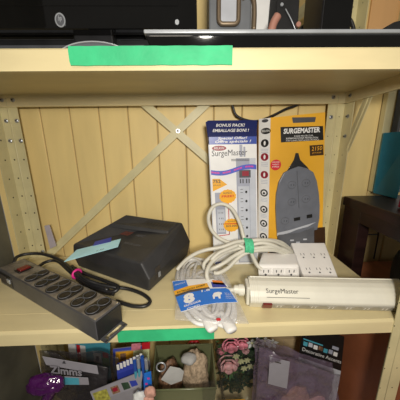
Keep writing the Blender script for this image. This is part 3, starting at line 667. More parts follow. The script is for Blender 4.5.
# ---- small lilac plastic sleeve standing by the left post, and the hanging black cable
b = MB(); b.prism([(0.0778, 0.279, 0.1003), (0.0924, 0.279, 0.103), (0.1014, 0.279, 0.0374), (0.0824, 0.279, 0.0283)][::-1], (0, .004, 0), 'lavtape', bev=.001); o = b.build('plastic_strip', None, 'small lilac grey plastic strip beside the left rear post above the brace foot', 'plastic strip')
b = MB(); b.tube([(0.6066, 0.29, 0.4332), (0.615, 0.292, 0.4237), (0.6267, 0.294, 0.3965), (0.6543, 0.295, 0.3836), (0.6873, 0.296, 0.3808), (0.7248, 0.296, 0.3932), (0.7612, 0.295, 0.4104), (0.7897, 0.294, 0.42), (0.8119, 0.293, 0.4369), (0.836, 0.292, 0.5034), (0.8385, 0.292, 0.5711)], .0034, 'rubber')
b.build('power_cable', None, 'thin black cable drooping behind the cartons below the top shelf', 'cable')

# ================================================================== TOP SHELF
ZS = .448
mon = thing('monitor', (.33, .10, ZS), 'glossy black flat monitor with a silver oval badge, left on the top shelf', 'monitor')
b = MB(); b.box((-.02, .10, .5125), (.5215, .125, .80), 'blackgloss', bev=.003); b.build('bezel', mon)
b = MB(); b.box((.01, .0992, .545), (.49, .1015, .78), 'blackgloss', bev=.0006); b.build('screen', mon)
b = MB(); b.ell((0.294, 0.0985, 0.5246), .0085, .0105, 'silver', n=24, d=(0, .0012, 0)); b.ell((0.2942, 0.098, 0.5244), .0065, .0082, 'charcoal', n=24, d=(0, .0006, 0)); b.build('badge', mon, 'silver oval badge'); b = MB(); b.text('hp', (0.2912, 0.0974, 0.5208), (0.2976, 0.0974, 0.5208), .010, 'silver', shear=.3, bold=.03); b.build('badge_lettering', mon)
b = MB(); b.ell((0.4876, 0.0985, 0.5216), .0034, .0040, 'silver', n=16, d=(0, .0012, 0)); b.build('power_button', mon, 'round silver button')
b = MB(); b.box((.30, .125, ZS + .012), (.37, .150, .62), 'black', bev=.003)
arc = []
for i in range(17):
    t_ = math.pi * i / 16; arc.append(V((.365 + .052 * math.cos(t_), .040, ZS + .0006 + .0205 * math.sin(t_))))
b.prism(arc[::-1], (0, .10, 0), 'charcoal', bev=.001, seg=1); stand = b.build('stand', mon)
b = MB(); b.tube([p + V((0, -.001, .0006)) for p in arc], .0011, 'silver', n=6, sub=1); b.build('stand_trim', stand, 'silver rim')
b = MB(); b.box((-.03, .155, ZS + .0006), (.43, .27, ZS + .085), 'black', bev=.003)
for k in range(5): b.box((-.02, .1542, ZS + .014 + k * .014), (.42, .1552, ZS + .019 + k * .014), 'charcoal')
b.build('media_box', None, 'low black box standing behind the foot of the glossy monitor', 'electronics box')
lp = thing('laptop', (.65, .12, ZS), 'closed black laptop with a silver upper edge, lying on the top shelf', 'laptop')
b = MB(); b.hexa([V((.455, .026, ZS + .0016)), V((.868, .026, ZS + .0016)), V((.868, .255, ZS + .0016)), V((.455, .255, ZS + .0016)), V((.4465, .020, ZS + .022)), V((.874, .020, ZS + .022)), V((.874, .26, ZS + .022)), V((.4465, .26, ZS + .022))], 'blackgloss', .0015, 2)
for x in (.47, .85): b.cyl((x, .05, ZS + .001), (0, 0, 1), .006, .0016, 'rubber', n=14)
b.build('base', lp)
b = MB(); b.box((.445, .018, ZS + .0235), (.876, .26, ZS + .0285), 'silver', bev=.0016); b.build('lid', lp, 'silver lid edge')
gb = thing('grey_panel_box', (.57, .19, ZS + .0288), 'grey upright box with a rounded bronze frame, standing on the laptop', 'box')
b = MB(); b.box((.545, .15, ZS + .0288), (.625, .22, .66), 'greypanel', bev=.003); b.build('casing', gb)
def rrect(x0, x1, z0, z1, r, y, n=5):
    o_ = []
    for cx, cz, a0 in ((x1 - r, z1 - r, 0), (x0 + r, z1 - r, 90), (x0 + r, z0 + r, 180), (x1 - r, z0 + r, 270)):
        for i in range(n): a = math.radians(a0 + 90 * i / (n - 1)); o_.append((cx + r * math.cos(a), y, cz + r * math.sin(a)))
    return o_
b = MB(); b.tube(rrect(.563, .600, .540, .588, .008, .146), .0042, 'bronze', n=8, sub=1, closed=True); b.prism(rrect(.566, .597, .543, .585, .007, .149), (0, -.002, 0), 'greylight'); b.build('frame', gb, 'rounded bronze frame with a pale window')
b = MB(); b.tube([(.6065, .152, .582), (.618, .150, .588), (.627, .148, .580), (.630, .148, .560), (.630, .148, .53)], .0046, 'bronze', n=8); b.build('handle', gb, 'bronze hook handle')
b = MB(); b.box((.632, .20, ZS + .0288), (.682, .225, .66), 'white', bev=.002); b.box((.632, .199, ZS + .0288), (.682, .2005, .545), 'greylight'); b.build('white_box', None, 'narrow white carton standing on the laptop, right of the grey box', 'box')
b = MB(); b.box((.530, .245, ZS + .0288), (.552, .258, .545), 'silver', bev=.002); b.build('small_silver_case', None, 'small silver case on the laptop, between monitor and grey box', 'case')
bc = thing('black_case', (.69, .17, ZS + .0288), 'black upright case with a thin silver strap, behind the pinkish brown tube', 'case')
b = MB(); b.hexa([V((.668, .15, ZS + .029)), V((.718, .15, ZS + .029)), V((.718, .20, ZS + .029)), V((.668, .20, ZS + .029)), V((.676, .15, .66)), V((.714, .15, .66)), V((.714, .20, .66)), V((.676, .20, .66))], 'fabric', .003); b.build('body', bc)
b = MB(); b.tube([(.688, .147, .565), (.700, .146, .547), (.712, .147, .527)], .0011, 'silver', n=6); b.build('strap', bc, 'thin silver strap'); b = MB(); b.cyl((.681, .1478, .572), (0, -1, .1), .003, .002, 'silver', n=12); b.build('buckle', bc); b = MB(); b.cyl((.715, .148, .540), (0, -1, 0), .0045, .004, 'skin', n=12); b.build('button', bc)
b = MB(); b.tube([(.652, .135, ZS + .037), (.654, .130, .500), (.660, .128, .530), (.668, .128, .545)], .0072, 'skin', n=12); b.build('rubber_tube', None, 'short pinkish brown tube leaning on the black case above the laptop', 'tube')
b = MB(); b.box((.746, .12, ZS + .029), (.800, .20, .68), 'black', bev=.004); b.box((.7475, .1195, ZS + .029), (.7985, .1205, .66), 'blackgloss'); b.build('black_box', None, 'tall narrow black box on the laptop, near the rear right post', 'box')
b = MB(); b.tube([(0.7438, 0.225, 0.5564), (0.7582, 0.225, 0.5699), (0.7751, 0.225, 0.5794), (0.799, 0.225, 0.585), (0.8255, 0.225, 0.5869), (0.8476, 0.225, 0.5888), (0.8588, 0.22, 0.5808), (0.8643, 0.215, 0.5653), (0.8653, 0.21, 0.5499)], .0042, 'rubber', n=8); b.build('looped_cable', None, 'black cable looping behind the tall narrow black box on the laptop', 'cable')
b = MB(); b.hexa([V((.872, .245, ZS + .001)), V((.93, .245, ZS + .001)), V((.93, .275, ZS + .001)), V((.872, .275, ZS + .001)), V((.9, .25, ZS + .11)), V((.96, .25, ZS + .16)), V((.96, .27, ZS + .16)), V((.9, .27, ZS + .11))], 'fabric', .003) if False else b.prism([(0.8613, 0.12, 0.5123), (0.9119, 0.12, 0.5122), (0.9065, 0.12, 0.5374), (0.8815, 0.12, 0.5328), (0.8664, 0.12, 0.525)], (0, .04, 0), 'fabric', bev=.003); b.build('black_pouch', None, 'soft black pouch at the right end of the top shelf', 'pouch')

# ================================================================== RIGHT OF THE SHELF
DX = .93; DZ = .175
dk = thing('desk', (1.1, 0, FLOOR), 'dark mahogany desk standing right of the shelving unit', 'desk')
b = MB(); b.box((DX, -.25, .150), (1.5, .262, DZ), 'wood', bev=.002); b.build('desk_top', dk)
b = MB(); b.box((DX + .006, .02 - .25, .105), (1.49, .29, .150), 'wood', bev=.001); b.build('apron', dk) if False else None
b = MB(); b.box((DX + .004, .195, -.045), (DX + .034, .258, .150), 'wood', bev=.001); b.build('leg', dk)
b = MB(); b.box((DX + .004, -.24, .118), (DX + .022, .1945, .150), 'wood', bev=.001); b.build('rail', dk)
b = MB(); b.box((DX + .004, -.24, FLOOR), (1.48, .285, -.045), 'woodred', bev=.002); b.box((DX + .002, -.22, -.50), (DX + .0045, .27, -.08), 'woodred'); b.build('cabinet', dk, 'reddish brown side cabinet')
b = MB(); b.blob((1.095, .06, .0), (.138, .125, .125), 'fabric', amp=.08, freq=1.3, sub=4, cut=-.352); b.build('black_bag', None, 'black fabric bag slumped under the dark desk top', 'bag')
b = MB()
for (x0_, x1_) in ((1.000, 1.022), (1.022, 1.042), (1.042, 1.064), (1.064, 1.085)):
    b.tube([(x0_, .30, .15 if x0_ in (1.022, 1.064) else .04), (x1_, .30, .04 if x0_ in (1.022, 1.064) else .15)], .0022, 'rubber', n=6, sub=1)
b.tube([(1.0, .30, .15), (1.085, .30, .15)], .002, 'rubber', n=6, sub=1)
b.tube([(1.0, .30, .04), (1.085, .30, .04)], .002, 'rubber', n=6, sub=1)
for x in (1.0, 1.085): b.tube([(x, .30, -.044), (x, .30, .15)], .002, 'rubber', n=6, sub=1)
b.build('wire_rack', None, 'zigzag black wire rack under the desk against the board wall', 'rack')
b = MB(); q0 = [(1.033, 0.2862, 0.1765), (1.037, 0.2111, 0.1765)]; q0 = [V(q) for q in q0]
b.hexa([q0[0], q0[1], q0[1] + V((.02, .03, 0)), q0[0] + V((.02, .03, 0)), V((q0[0].x, q0[0].y, .345)), V((q0[1].x + .012, q0[1].y, .347)), V((q0[1].x + .032, q0[1].y + .03, .347)), V((q0[0].x + .02, q0[0].y + .03, .345))], 'teal', .0008, 1)
b.build('teal_folder', None, 'teal blue folder box standing on the dark desk', 'folder')
b = MB(); p = V((0.9726, 0.1475, 0.1765)); b.box((p.x, p.y - .06, .1765), (p.x + .08, p.y - .01, .196), 'crimson', bev=.001); b.build('crimson_box', None, 'small crimson box on the desk in front of the teal folder', 'box')
b = MB(); b.box((1.075, .292, .1765), (1.30, .312, .56), 'greypanel', bev=.001); b.box((1.082, .290, .19), (1.29, .293, .55), 'white'); b.box((1.12, .2885, .40), (1.20, .2905, .50), 'paleprint'); b.build('picture_frame', None, 'grey framed pale picture behind the teal folder', 'picture')
b = MB(); b.box((1.040, .300, .1765), (1.062, .3175, 1.0), 'post', bev=.002); b.build('trim_1', kind='structure')
b = MB(); b.box((.966, .311, .49), (1.30, .3175, .95), 'plank_tan', bev=.001); b.build('trim_2', kind='structure')

# ================================================================== BOTTOM SHELF
ZB = -.4474
def prn(c, ax, ay, ox, oy, w, h, o=.0012):
    """rect on a card: origin c (lower-left), axes ax, ay (unit)"""
    n = ax.cross(ay).normalized()
    n = n if n.y < 0 else -n
    return [c + ax * ox + ay * oy + n * o, c + ax * (ox + w) + ay * oy + n * o, c + ax * (ox + w) + ay * (oy + h) + n * o, c + ax * ox + ay * (oy + h) + n * o]
# ---- olive plastic bin with odds and ends
bn = thing('storage_bin', (.46, .15, ZB), 'olive translucent plastic bin holding odds and ends, centre of the bottom shelf', 'storage bin')
b = MB(); zr, zb_ = -.268, ZB + .0006; F0, F1, B0_, B1_ = .396, .556, .385, .556; yf, yk = .088, .215
def wall(p): b.prism(p, (0, 0, 0), 'bin')
t = .0025
b.hexa([V((F0 + .015, yf + .015, zb_)), V((F1 - .015, yf + .015, zb_)), V((F1 - .015, yf + .0175, zb_)), V((F0 + .015, yf + .0175, zb_)), V((F0, yf, zr)), V((F1, yf, zr)), V((F1, yf + t, zr)), V((F0, yf + t, zr))], 'bin')
b.hexa([V((F0 + .015, yk - .0175, zb_)), V((F1 - .015, yk - .0175, zb_)), V((F1 - .015, yk - .015, zb_)), V((F0 + .015, yk - .015, zb_)), V((B0_, yk - t, zr)), V((B1_, yk - t, zr)), V((B1_, yk, zr)), V((B0_, yk, zr))], 'bin')
b.hexa([V((F0 + .015, yf + .0175, zb_)), V((F0 + .0175, yf + .0175, zb_)), V((F0 + .0175, yk - .0175, zb_)), V((F0 + .015, yk - .0175, zb_)), V((F0, yf + t, zr)), V((F0 + t, yf + t, zr)), V((B0_ + t, yk - t, zr)), V((B0_, yk - t, zr))], 'bin')
b.hexa([V((F1 - .0175, yf + .0175, zb_)), V((F1 - .015, yf + .0175, zb_)), V((F1 - .015, yk - .0175, zb_)), V((F1 - .0175, yk - .0175, zb_)), V((F1 - t, yf + t, zr)), V((F1, yf + t, zr)), V((B1_, yk - t, zr)), V((B1_ - t, yk - t, zr))], 'bin')
b.box((F0 + .016, yf + .016, zb_), (F1 - .016, yk - .016, zb_ + .002), 'bin'); b.build('tub', bn)
b = MB(); b.tube([(F0, yf, zr), (F1, yf, zr), (B1_, yk, zr), (B0_, yk, zr)], .003, 'bin', n=6, sub=1, closed=True); b.build('rim', bn)
b = MB(); b.blob((.505, .165, -.325), (.036, .030, .090), 'lace', amp=.22, freq=2.2, sub=4, seed=3.); b.build('lace_cloth', None, 'crumpled tan lace cloth standing in the olive bin', 'cloth')
b = MB(); b.blob((.530, .112, -.375), (.016, .016, .065), 'blush', amp=.15, freq=2., sub=3, seed=8.); b.build('blush_cloth', None, 'rolled blush pink cloth in the right of the olive bin', 'cloth')
b = MB(); b.blob((.487, .150, -.245), (.022, .016, .013), 'greytag', amp=.2, freq=1.8, sub=3, seed=8.); b.build('pale_shell', None, 'small pale rounded shell on top of the lace cloth', 'shell')
b = MB(); p = [(0.4147, 0.115, -0.2701), (0.4398, 0.115, -0.2882), (0.4684, 0.12, -0.2828), (0.4738, 0.13, -0.2654), (0.4636, 0.13, -0.2548), (0.4375, 0.13, -0.2469)]
b.prism(p, (0, .002, .001), 'greytag', bev=.0005, seg=1); b.build('paper_tag', None, 'grey cut paper tag leaning in the left of the olive bin', 'tag')
b = MB(); b.blob((.43, .165, -.345), (.034, .034, .075), 'mud', amp=.25, freq=2., sub=4, seed=11.); b.build('brown_bundle', None, 'mottled brown bundle at the bottom left of the olive bin', 'bundle')
b = MB(); c = V((0.4119, 0.14, -0.2578)); b.tube([c + V((.012 * math.cos(2 * math.pi * i / 16), .004 * math.sin(2 * math.pi * i / 16), .010 * math.sin(2 * math.pi * i / 16))) for i in range(16)], .0022, 'silver', n=8, sub=1, closed=True); b.build('metal_ring', None, 'bright metal ring above the grey tag in the olive bin', 'ring')
b = MB(); c = V((0.4998, 0.255, -0.3114))
for k in range(6): b.blob(c + V((.014 * math.cos(k * 1.05), 0, .010 * math.sin(k * 1.05))), (.011, .006, .009), 'redink', amp=.1, sub=2)
b.tube([c, c + V((.002, -.004, -.05)), V((c.x + .002, .24, ZB + .002))], .0016, 'leafdark', n=6); b.build('red_flower', None, 'small red flower behind the olive bin', 'flower')
b = MB(); b.box((c.x - .075, .268, ZB), (c.x + .045, .283, c.z - .03), 'cardboard', bev=.001); b.build('carton', None, 'plain brown carton standing behind the olive bin', 'carton')

# ---- bouquet in clear wrap
bq = thing('flower_bouquet', (.63, .19, ZB), 'bouquet of pink roses and small white blooms in clear wrap, right of the bin', 'bouquet')
def rose(c, r, m):
    b = MB(); c = V(c); b.blob(c, (r * .45, r * .4, r * .45), m, amp=.1, sub=2)
    for ring_, (n, rr, tilt) in enumerate(((4, .35, .5), (6, .62, .9), (8, .88, 1.3))):
        for i in range(n):
            a = 2 * math.pi * (i + .5 * (ring_ % 2)) / n; d = V((math.cos(a), 0, math.sin(a))); o_ = c + d * (r * rr) + V((0, .25 * r * ring_ - .2 * r, 0)); tg = V((-math.sin(a), 0, math.cos(a)))
            pts = [o_ + tg * (r * .42 * math.cos(q)) + (d * .55 + V((0, -.5, 0))) * (r * .42 * math.sin(q)) for q in [2 * math.pi * j / 10 for j in range(10)]]
            b.prism(pts, (d * .06 + V((0, .08, 0))) * r, m, smooth=True)
    b.build('rose', bq)
rose((0.607, 0.18, -0.2435), .0225, 'rose'); rose((0.6397, 0.185, -0.2415), .0200, 'rose'); rose((0.6001, 0.175, -0.3057), .0290, 'rose2'); rose((0.6496, 0.175, -0.2576), .0090, 'rose2'); rose((0.5797, 0.19, -0.2711), .011, 'rose')
rnd = random.Random(5)
def petals(c, r, n, m, ctr='cream'):
    b = MB(); c = V(c)
    for i in range(n):
        a = 2 * math.pi * i / n + .3; d = V((math.cos(a), -.25, math.sin(a))); tg = V((-math.sin(a), 0, math.cos(a)))
        b.prism([c + d * (r * .1), c + d * (r * .55) + tg * (r * .28), c + d * r, c + d * (r * .55) - tg * (r * .28)], (0, .0012, 0), m)
    b.blob(c, (r * .22, r * .2, r * .22), ctr, amp=.1, sub=2); b.build('small_flower', bq)
for p in ((0.619, 0.165, -0.2591), (0.6507, 0.165, -0.2747), (0.6602, 0.165, -0.2966), (0.6431, 0.165, -0.303), (0.6337, 0.165, -0.2774)): petals(p, .0110, 6, 'cream')
for p in ((0.6656, 0.175, -0.2268), (0.6863, 0.175, -0.2417), (0.7024, 0.175, -0.2215), (0.7229, 0.175, -0.2293)): petals(p, .018, 5, 'lily')
def leafp(c, d, s_, m):
    d = V(d).normalized(); u = d.cross(V((0, 1, 0))).normalized(); c = V(c); b_.prism([c, c + d * s_ * .5 + u * s_ * .22, c + d * s_, c + d * s_ * .5 - u * s_ * .22], (0, .001, 0), m)
b_ = MB()
for i in range(190):
    x, z = rnd.uniform(.575, .70), rnd.uniform(-.36, -.245); leafp((x, rnd.uniform(.185, .215), z), (rnd.uniform(-1, 1), rnd.uniform(-.3, .2), rnd.uniform(-.3, 1)), rnd.uniform(.016, .030), 'leaf' if rnd.random() < .65 else 'leafdark')
for i in range(120):
    x, z = rnd.uniform(.58, .68), rnd.uniform(-.42, -.32); leafp((x, rnd.uniform(.19, .21), z), (rnd.uniform(-1, 1), 0, rnd.uniform(-1, .6)), rnd.uniform(.015, .03), 'leafdark')
b_.blob((.632, .222, -.335), (.055, .012, .085), 'leafdark', amp=.2, freq=3., sub=4); b_.build('foliage', bq)
b = MB()
for k in range(7): x = .60 + k * .011; b.tube([(x, .205, -.32), (x * .6 + .25, .205, -.40), (.632 + (k - 3) * .005, .205, ZB + .002)], .0022, 'leafdark', n=6)
b.build('stem', bq)
b = MB(); b.sheet([V((.592, .140, -.445)), V((.665, .140, -.445)), V((.700, .140, -.215)), V((.562, .140, -.205))], 'clear', nu=40, nv=40, amp=.008, freq=30, seed=2.)
b.sheet([V((.582, .175, -.446)), V((.592, .140, -.445)), V((.562, .140, -.205)), V((.562, .20, -.225))], 'smoke', nu=16, nv=24, amp=.005, freq=18, seed=4.); b.build('clear_wrap', bq, 'crinkled clear wrap')

# ---- clear package with hang tag (right)
cp = thing('clear_package', (.74, .12, ZB), 'large lilac-tinted clear plastic package with a hang tag, right front of bottom shelf', 'plastic package')
b = MB(); TL, TM, TR = V((0.6555, 0.085, -0.1406)), V((0.7579, 0.085, -0.1926)), V((0.8653, 0.085, -0.2413))
BLp, BRp = V((.655, .085, ZB + .001)), V((.872, .085, ZB + .001))
b.sheet([BLp, BRp, TR, TL], 'clearpurple', nu=40, nv=36, amp=.007, freq=32, seed=1.)
b.sheet([BLp + V((0, .03, 0)), BRp + V((0, .03, 0)), TR + V((0, .03, 0)), TL + V((0, .03, 0))], 'clearpurple', nu=40, nv=36, amp=.006, freq=28, seed=7.); b.build('pouch', cp)
b = MB(); b.tube([TL, TM + V((0, 0, .002)), TR], .0022, 'clear', n=6); b.tube([TL, BLp], .0022, 'clear', n=6, sub=1); b.build('seam', cp)
b = MB(); b.prism([(0.6808, 0.078, -0.166), (0.7297, 0.078, -0.183), (0.7292, 0.078, -0.2663), (0.6809, 0.078, -0.2479)], (0, .0012, 0), 'paleprint', bev=.0005, seg=1); b.prism([(0.6933, 0.0775, -0.1792), (0.708, 0.0775, -0.1844), (0.7083, 0.0775, -0.1874), (0.6935, 0.0775, -0.1822)], (0, .0005, 0), 'hole'); b.build('hang_tag', cp, 'pale lilac plastic hang tag')
b = MB(); b.blob((.700, .112, -.385), (.030, .022, .055), 'purple', amp=.2, sub=3); b.blob((.775, .115, -.375), (.040, .022, .060), 'blush', amp=.25, sub=3, seed=5.); b.blob((.83, .115, -.39), (.032, .022, .050), 'rose2', amp=.2, sub=3, seed=9.); b.build('contents', cp)
b = MB(); p = [V((0.7826, 0.135, -0.2359)), V((0.9045, 0.135, -0.2896)), V((0.8981, 0.135, -0.1758)), V((0.7855, 0.135, -0.1274))]
ax_, ay_ = (p[1] - p[0]).normalized(), (p[3] - p[0]).normalized()
b.prism([p[0], p[1], p[2], p[3]], (0, .0015, 0), 'blackink')
w_ = (p[1] - p[0]).length; n_ = ax_.cross(ay_).normalized(); n_ = n_ if n_.y < 0 else -n_
b.text('Decorative Accents', p[0] + ax_ * .006 + ay_ * .024 + n_ * .001, p[0] + ax_ * (w_ - .006) + ay_ * .024 + n_ * .001, .0115, 'white', up=ay_)
b.text('STICKERS', p[0] + ax_ * .045 + ay_ * .011 + n_ * .001, p[0] + ax_ * .080 + ay_ * .011 + n_ * .001, .0045, 'lav2', up=ay_)
for k, m_ in enumerate(('tealprint', 'lav2', 'white', 'mud', 'tealprint', 'lav', 'white')): b.poly(prn(p[0], ax_, ay_, .006 + k * .0155, .042 + .002 * (k % 2), .0125, .013), m_)
b.poly(prn(p[0], ax_, ay_, .004, .060, .06, .004), 'tealprint'); b.poly(prn(p[0], ax_, ay_, .092, .062, .02, .010), 'lav')
# card goes down behind the package to the shelf
b.prism([V((p[0].x, .135, ZB + .001)), V((p[1].x, .135, ZB + .001)), p[1], p[0]], (0, .0015, 0), 'lav2'); b.build('craft_card', None, 'black craft card with white serif lettering, behind the lilac clear package', 'card')
b = MB(); b.box((.725, .215, ZB), (.850, .275, -.262), 'cardboard', bev=.001); b.box((.774, .2142, ZB), (.776, .2152, -.262), 'lace'); b.build('carton', None, 'brown cardboard carton at the back, beside the black craft card', 'carton')
b = MB(); b.box((.568, .085, ZB), (.640, .130, -.368), 'yellow', bev=.002); b.build('yellow_box', None, 'low yellow box in front of the bouquet on the bottom shelf', 'box')
b = MB(); b.hexa([V((.525, .04, ZB)), V((.568, .04, ZB)), V((.568, .08, ZB)), V((.525, .08, ZB)), V((.520, .035, -.235)), V((.572, .035, -.235)), V((.572, .083, -.235)), V((.520, .083, -.235))], 'clear', .003); b.build('clear_tub', None, 'small clear plastic tub beside the bin, in front of the bouquet', 'tub')

# ---- packages at the left
def card(name, pts, y2, m, label, cat, prints=(), texts=()):
    """standing card whose visible head is pts (lower-left, lower-right, upper-right, upper-left), foot on the shelf"""
    b = MB(); p = [V(q) for q in pts]; b.prism(p, (0, .0018, 0), m)
    b.prism([V((p[0].x, y2, ZB + .0005)), V((p[1].x, y2, ZB + .0005)), p[1], p[0]], (0, .0018, 0), m)
    ax_, ay_ = (p[1] - p[0]), (p[3] - p[0]); n_ = ax_.cross(ay_).normalized(); n_ = n_ if n_.y < 0 else -n_
    for k, (u0, v0, u1, v1, mm) in enumerate(prints):
        b.poly([p[0] + ax_ * u + ay_ * v + n_ * (.0006 + .0002 * k) for u, v in ((u0, v0), (u1, v0), (u1, v1), (u0, v1))], mm)
    for (s_, u0, v0, u1, h, mm) in texts: b.text(s_, p[0] + ax_ * u0 + ay_ * v0 + n_ * .003, p[0] + ax_ * u1 + ay_ * v0 + n_ * .003, h, mm, up=ay_)
    return b.build(name, None, label, cat)
card('printed_booklet', ((0.1341, 0.2, -0.291), (0.2481, 0.2, -0.3188), (0.2572, 0.2, -0.2351), (0.1377, 0.2, -0.2298)), .20, 'tealprint', 'white, red and sky blue printed booklet at the back left of the bottom shelf', 'booklet',
     ((0, 0, .18, 1, 'white'), (.20, 0, .29, 1, 'redink'), (.29, 0, .42, 1, 'white'), (.60, .1, .80, .7, 'white'), (.66, .2, .74, .5, 'blackink'), (.82, .0, 1, .5, 'greenprint'), (.84, .5, .98, .8, 'redink')))
card('printed_booklet', ((0.2663, 0.18, -0.2956), (0.3731, 0.18, -0.2862), (0.366, 0.19, -0.2364), (0.2681, 0.19, -0.2462)), .18, 'paleprint', 'blue-bordered booklet with yellow panels beside the blue marker pens', 'booklet',
     ((0, .85, 1, 1, 'violet'), (0, 0, .06, 1, 'violet'), (.08, .1, .55, .8, 'yellowink'), (.55, .1, .98, .8, 'cream'), (.2, .3, .35, .7, 'mud'), (.5, .8, .75, 1.2, 'rose'), (.78, .8, 1, 1.2, 'redink')))
card('sticker_pack', ((0.2499, 0.09, -0.2995), (0.3701, 0.09, -0.2541), (0.3753, 0.1, -0.2199), (0.2381, 0.1, -0.2802)), .09, 'paleprint', 'pale card pack printed with three small pictures, below the row of white tabs', 'card pack',
     ((.04, -.25, .34, .80, 'olive'), (.42, .1, .58, .8, 'mud'), (.45, .3, .55, .65, 'darkred'), (.66, .15, .80, .85, 'leafdark'), (.83, .2, .96, .9, 'navy')))
tb = thing('tab_pack', (.34, .12, ZB), 'dark blue pack with a fanned row of white tabs, left of the bin', 'tab pack')
b = MB(); p = [V(q) for q in ((0.3065, 0.11, -0.2385), (0.366, 0.11, -0.216), (0.3679, 0.12, -0.1931), (0.3052, 0.12, -0.2187))]; b.prism(p, (0, .002, 0), 'navy'); b.prism([V((p[0].x, .11, ZB + .001)), V((p[1].x, .11, ZB + .001)), p[1], p[0]], (0, .002, 0), 'navy'); b.build('backing', tb)
for k in range(8):
    q = V((0.3127, 0.106, -0.2148)) .lerp(V((0.3718, 0.106, -0.1836)), k / 7); b = MB(); b.box((q.x - .003, q.y - .001, q.z - .006), (q.x + .0035, q.y + .001, q.z + .010), 'white', bev=.0008); b.build('tab', tb)
for k, (px_, pz_, m_) in enumerate(((.357, -.190, 'tealprint'), (.366, -.182, 'tealprint'), (.376, -.178, 'blue'), (.385, -.186, 'tealprint'))):
    b = MB(); b.cyl((px_, .10, (ZB + pz_) / 2), (0, 0, 1), .0036, pz_ - ZB, m_, n=12, bev=.0005); pen = b.build('marker_pen', None, ('pale blue pen, leftmost of the upright pens beside the bin', 'pale blue pen with silver cap, second from left beside the bin', 'dark blue pen, tallest of the pens beside the bin', 'pale blue pen, nearest the olive bin')[k], 'pen', 'pens standing left of the olive bin')
    b = MB(); b.cyl((px_, .10, pz_ - .012), (0, 0, 1), .0044, .030, 'silver' if k % 2 else 'blue', n=12, bev=.0008); b.build('pen_cap', pen)
b = MB(); p = [V(q) for q in ((0.3811, 0.075, -0.2468), (0.4005, 0.075, -0.2416), (0.4, 0.08, -0.1993), (0.3831, 0.08, -0.2045))]; b.prism(p, (0, .003, 0), 'brightblue', bev=.0006, seg=1); b.prism([V((p[0].x, .075, ZB + .001)), V((p[1].x, .075, ZB + .001)), p[1], p[0]], (0, .003, 0), 'brightblue')
for k in range(2): b.poly([q + V((0, -.0006, 0)) for q in (p[0].lerp(p[2], .35 + .3 * k) + V((-.003, 0, -.003)), p[0].lerp(p[2], .35 + .3 * k) + V((.003, 0, -.003)), p[0].lerp(p[2], .35 + .3 * k) + V((.003, 0, .003)), p[0].lerp(p[2], .35 + .3 * k) + V((-.003, 0, .003)))], 'pinkink')
b.build('blue_card', None, 'narrow bright blue card with pink marks in front of the upright pens', 'card')
for i, (p, s_) in enumerate((((0.375, 0.06, -0.2469), .016), ((0.4005, 0.055, -0.2261), .013), ((0.3966, 0.055, -0.25), .012))): 
    b = MB(); c = V(p); b.blob(c, (s_, s_ * .6, s_), 'blush' if i else 'lily', amp=.3, sub=3, seed=i); b.tube([c, (c.x, c.y, ZB + .002)], .003, 'leafdark', n=6); b.build('shell_ornament', None, ('pale shell ornament on a stem beside the picture card pack', 'pinkish shell ornament on a stem below the blue card', 'lowest pinkish shell ornament at the picture bottom')[i], 'ornament')
# dark bag with lettered header
zb = thing('plastic_bag_pack', (.18, .13, ZB), 'smoky plastic bag under a pale lettered header, front left of bottom shelf', 'plastic bag')
b = MB(); p = [V(q) for q in ((0.1227, 0.11, -0.198), (0.2687, 0.11, -0.2626), (0.2626, 0.13, -0.1837), (0.1663, 0.13, -0.1577))]
b.sheet([V((.105, .10, ZB + .002)), V((.262, .10, ZB + .002)), V((0.2812, 0.12, -0.2304)), V((0.116, 0.12, -0.1723))], 'smoke', nu=20, nv=20, amp=.008, freq=14, seed=3.)
b.sheet([V((.105, .17, ZB + .002)), V((.262, .17, ZB + .002)), V((0.3068, 0.14, -0.2162)), V((0.1263, 0.14, -0.1822))], 'smoke', nu=20, nv=20, amp=.008, freq=14, seed=5.); b.build('bag', zb)
b = MB(); p = [V(q) for q in ((0.1399, 0.106, -0.1971), (0.2626, 0.106, -0.2329), (0.2599, 0.11, -0.2108), (0.1316, 0.11, -0.1754))]; b.prism(p, (0, .0012, 0), 'paleprint', bev=.0004, seg=1)
p2 = [V(q) for q in ((0.1574, 0.098, -0.2505), (0.2399, 0.098, -0.2548), (0.2391, 0.1, -0.2351), (0.1581, 0.1, -0.2247))]; b.prism(p2, (0, .0012, 0), 'paleprint', bev=.0004, seg=1)
b.prism([p2[0].lerp(p2[1], .08) + V((0, -.0008, .002)), p2[0].lerp(p2[1], .72) + V((0, -.0008, .002)), p2[3].lerp(p2[2], .72) + V((0, -.0008, -.002)), p2[3].lerp(p2[2], .08) + V((0, -.0008, -.002))], (0, .0005, 0), 'tealprint')
b.text('Zimms', (0.1499, 0.1, -0.2165), (0.2252, 0.1, -0.2297), .024, 'paleprint', up=(0.1, 0, 1), bold=.03)
b.prism([(0.1796, 0.105, -0.1932), (0.1878, 0.105, -0.1952), (0.1847, 0.105, -0.1858)], (0, .0005, 0), 'greyink'); b.build('header', zb, 'pale printed header with large lettering')
b = MB(); b.blob((.205, .060, -.37), (.042, .032, .072), 'smoke', amp=.2, freq=2., sub=4, crease=True, seed=2., cut=-1.); b.build('clear_bag', None, 'crumpled smoky clear bag below the lettered header', 'plastic bag')
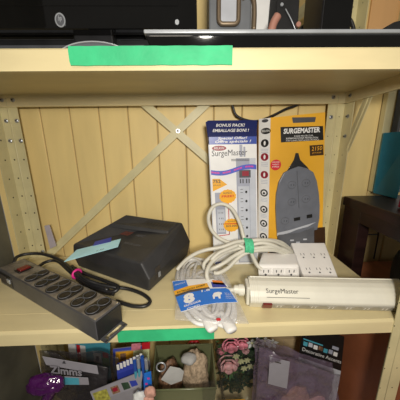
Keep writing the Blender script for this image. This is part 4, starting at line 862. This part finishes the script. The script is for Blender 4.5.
b = MB(); b.blob((0.1477, 0.082, -0.2254), (.042, .018, .026), 'purple', amp=.22, freq=1.6, sub=4, crease=False, seed=6.); b.tube([(0.1741, 0.078, -0.2215), (.140, .076, -.285), (.150, .076, -.32), (.150, .076, -.36), (.15, .076, ZB + .003)], [.012] * 6 + [.008] * 20, 'purple', n=8); b.build('purple_wrapper', None, 'shiny purple plastic wrapper at the far left of the bottom shelf', 'wrapper')
b = MB(); b.box((.045, .02, ZB), (.125, .05, -.31), 'paleprint', bev=.002); b.build('pale_box', None, 'pale green-grey box at the lower left below the purple wrapper', 'box')
b = MB(); b.box((.135, .262, ZB), (.205, .28, -.262), 'olive', bev=.001); b.build('olive_booklet', None, 'small olive booklet at the back left of the bottom shelf', 'booklet')

# ================================================================== LIGHT AND CAMERA
W = bpy.data.worlds.new('world'); scn.world = W; W.use_nodes = True
bg = W.node_tree.nodes['Background']; bg.inputs[0].default_value = (1, .93, .82, 1); bg.inputs[1].default_value = .17
def area(loc, tgt, size, power, col):
    l = bpy.data.lights.new('lamp', 'AREA'); l.shape = 'DISK'; l.size = size; l.energy = power; l.color = col
    o = bpy.data.objects.new('area_lamp', l); COL.objects.link(o); o.location = loc
    o.rotation_euler = (V(tgt) - V(loc)).to_track_quat('-Z', 'Y').to_euler(); return o
area((.56, -.56, .40), (.48, .15, .10), .10, 5.35, (1, .94, .84))  # stands for the camera flash, close behind the camera
area((.3, -1.7, 2.3), (.45, .1, .1), .9, 16, (1, .90, .76))
f_, pitch, yaw, roll = 224.238, .2417, .0253, -.0142
cd = bpy.data.cameras.new('camera'); cam = bpy.data.objects.new('camera', cd); COL.objects.link(cam)
cd.sensor_width = 36; cd.lens = 36 * f_ / 400; cd.clip_start = .01
fw = V((math.sin(yaw) * math.cos(pitch), math.cos(yaw) * math.cos(pitch), -math.sin(pitch))); rt = V((math.cos(yaw), -math.sin(yaw), 0)); up = rt.cross(fw)
rt2 = rt * math.cos(roll) + up * math.sin(roll); up2 = up * math.cos(roll) - rt * math.sin(roll)
R = Matrix((rt2, up2, -fw)).transposed().to_4x4(); cam.matrix_world = Matrix.Translation((.5109, -.3406, .3205)) @ R
scn.camera = cam
for o in bpy.data.objects:
    if '_o' in o: del o['_o']
scn.view_settings.view_transform = 'Standard'; scn.view_settings.look = 'None'; scn.view_settings.gamma = 1; scn.view_settings.exposure = 0
scn.view_settings.use_curve_mapping = False
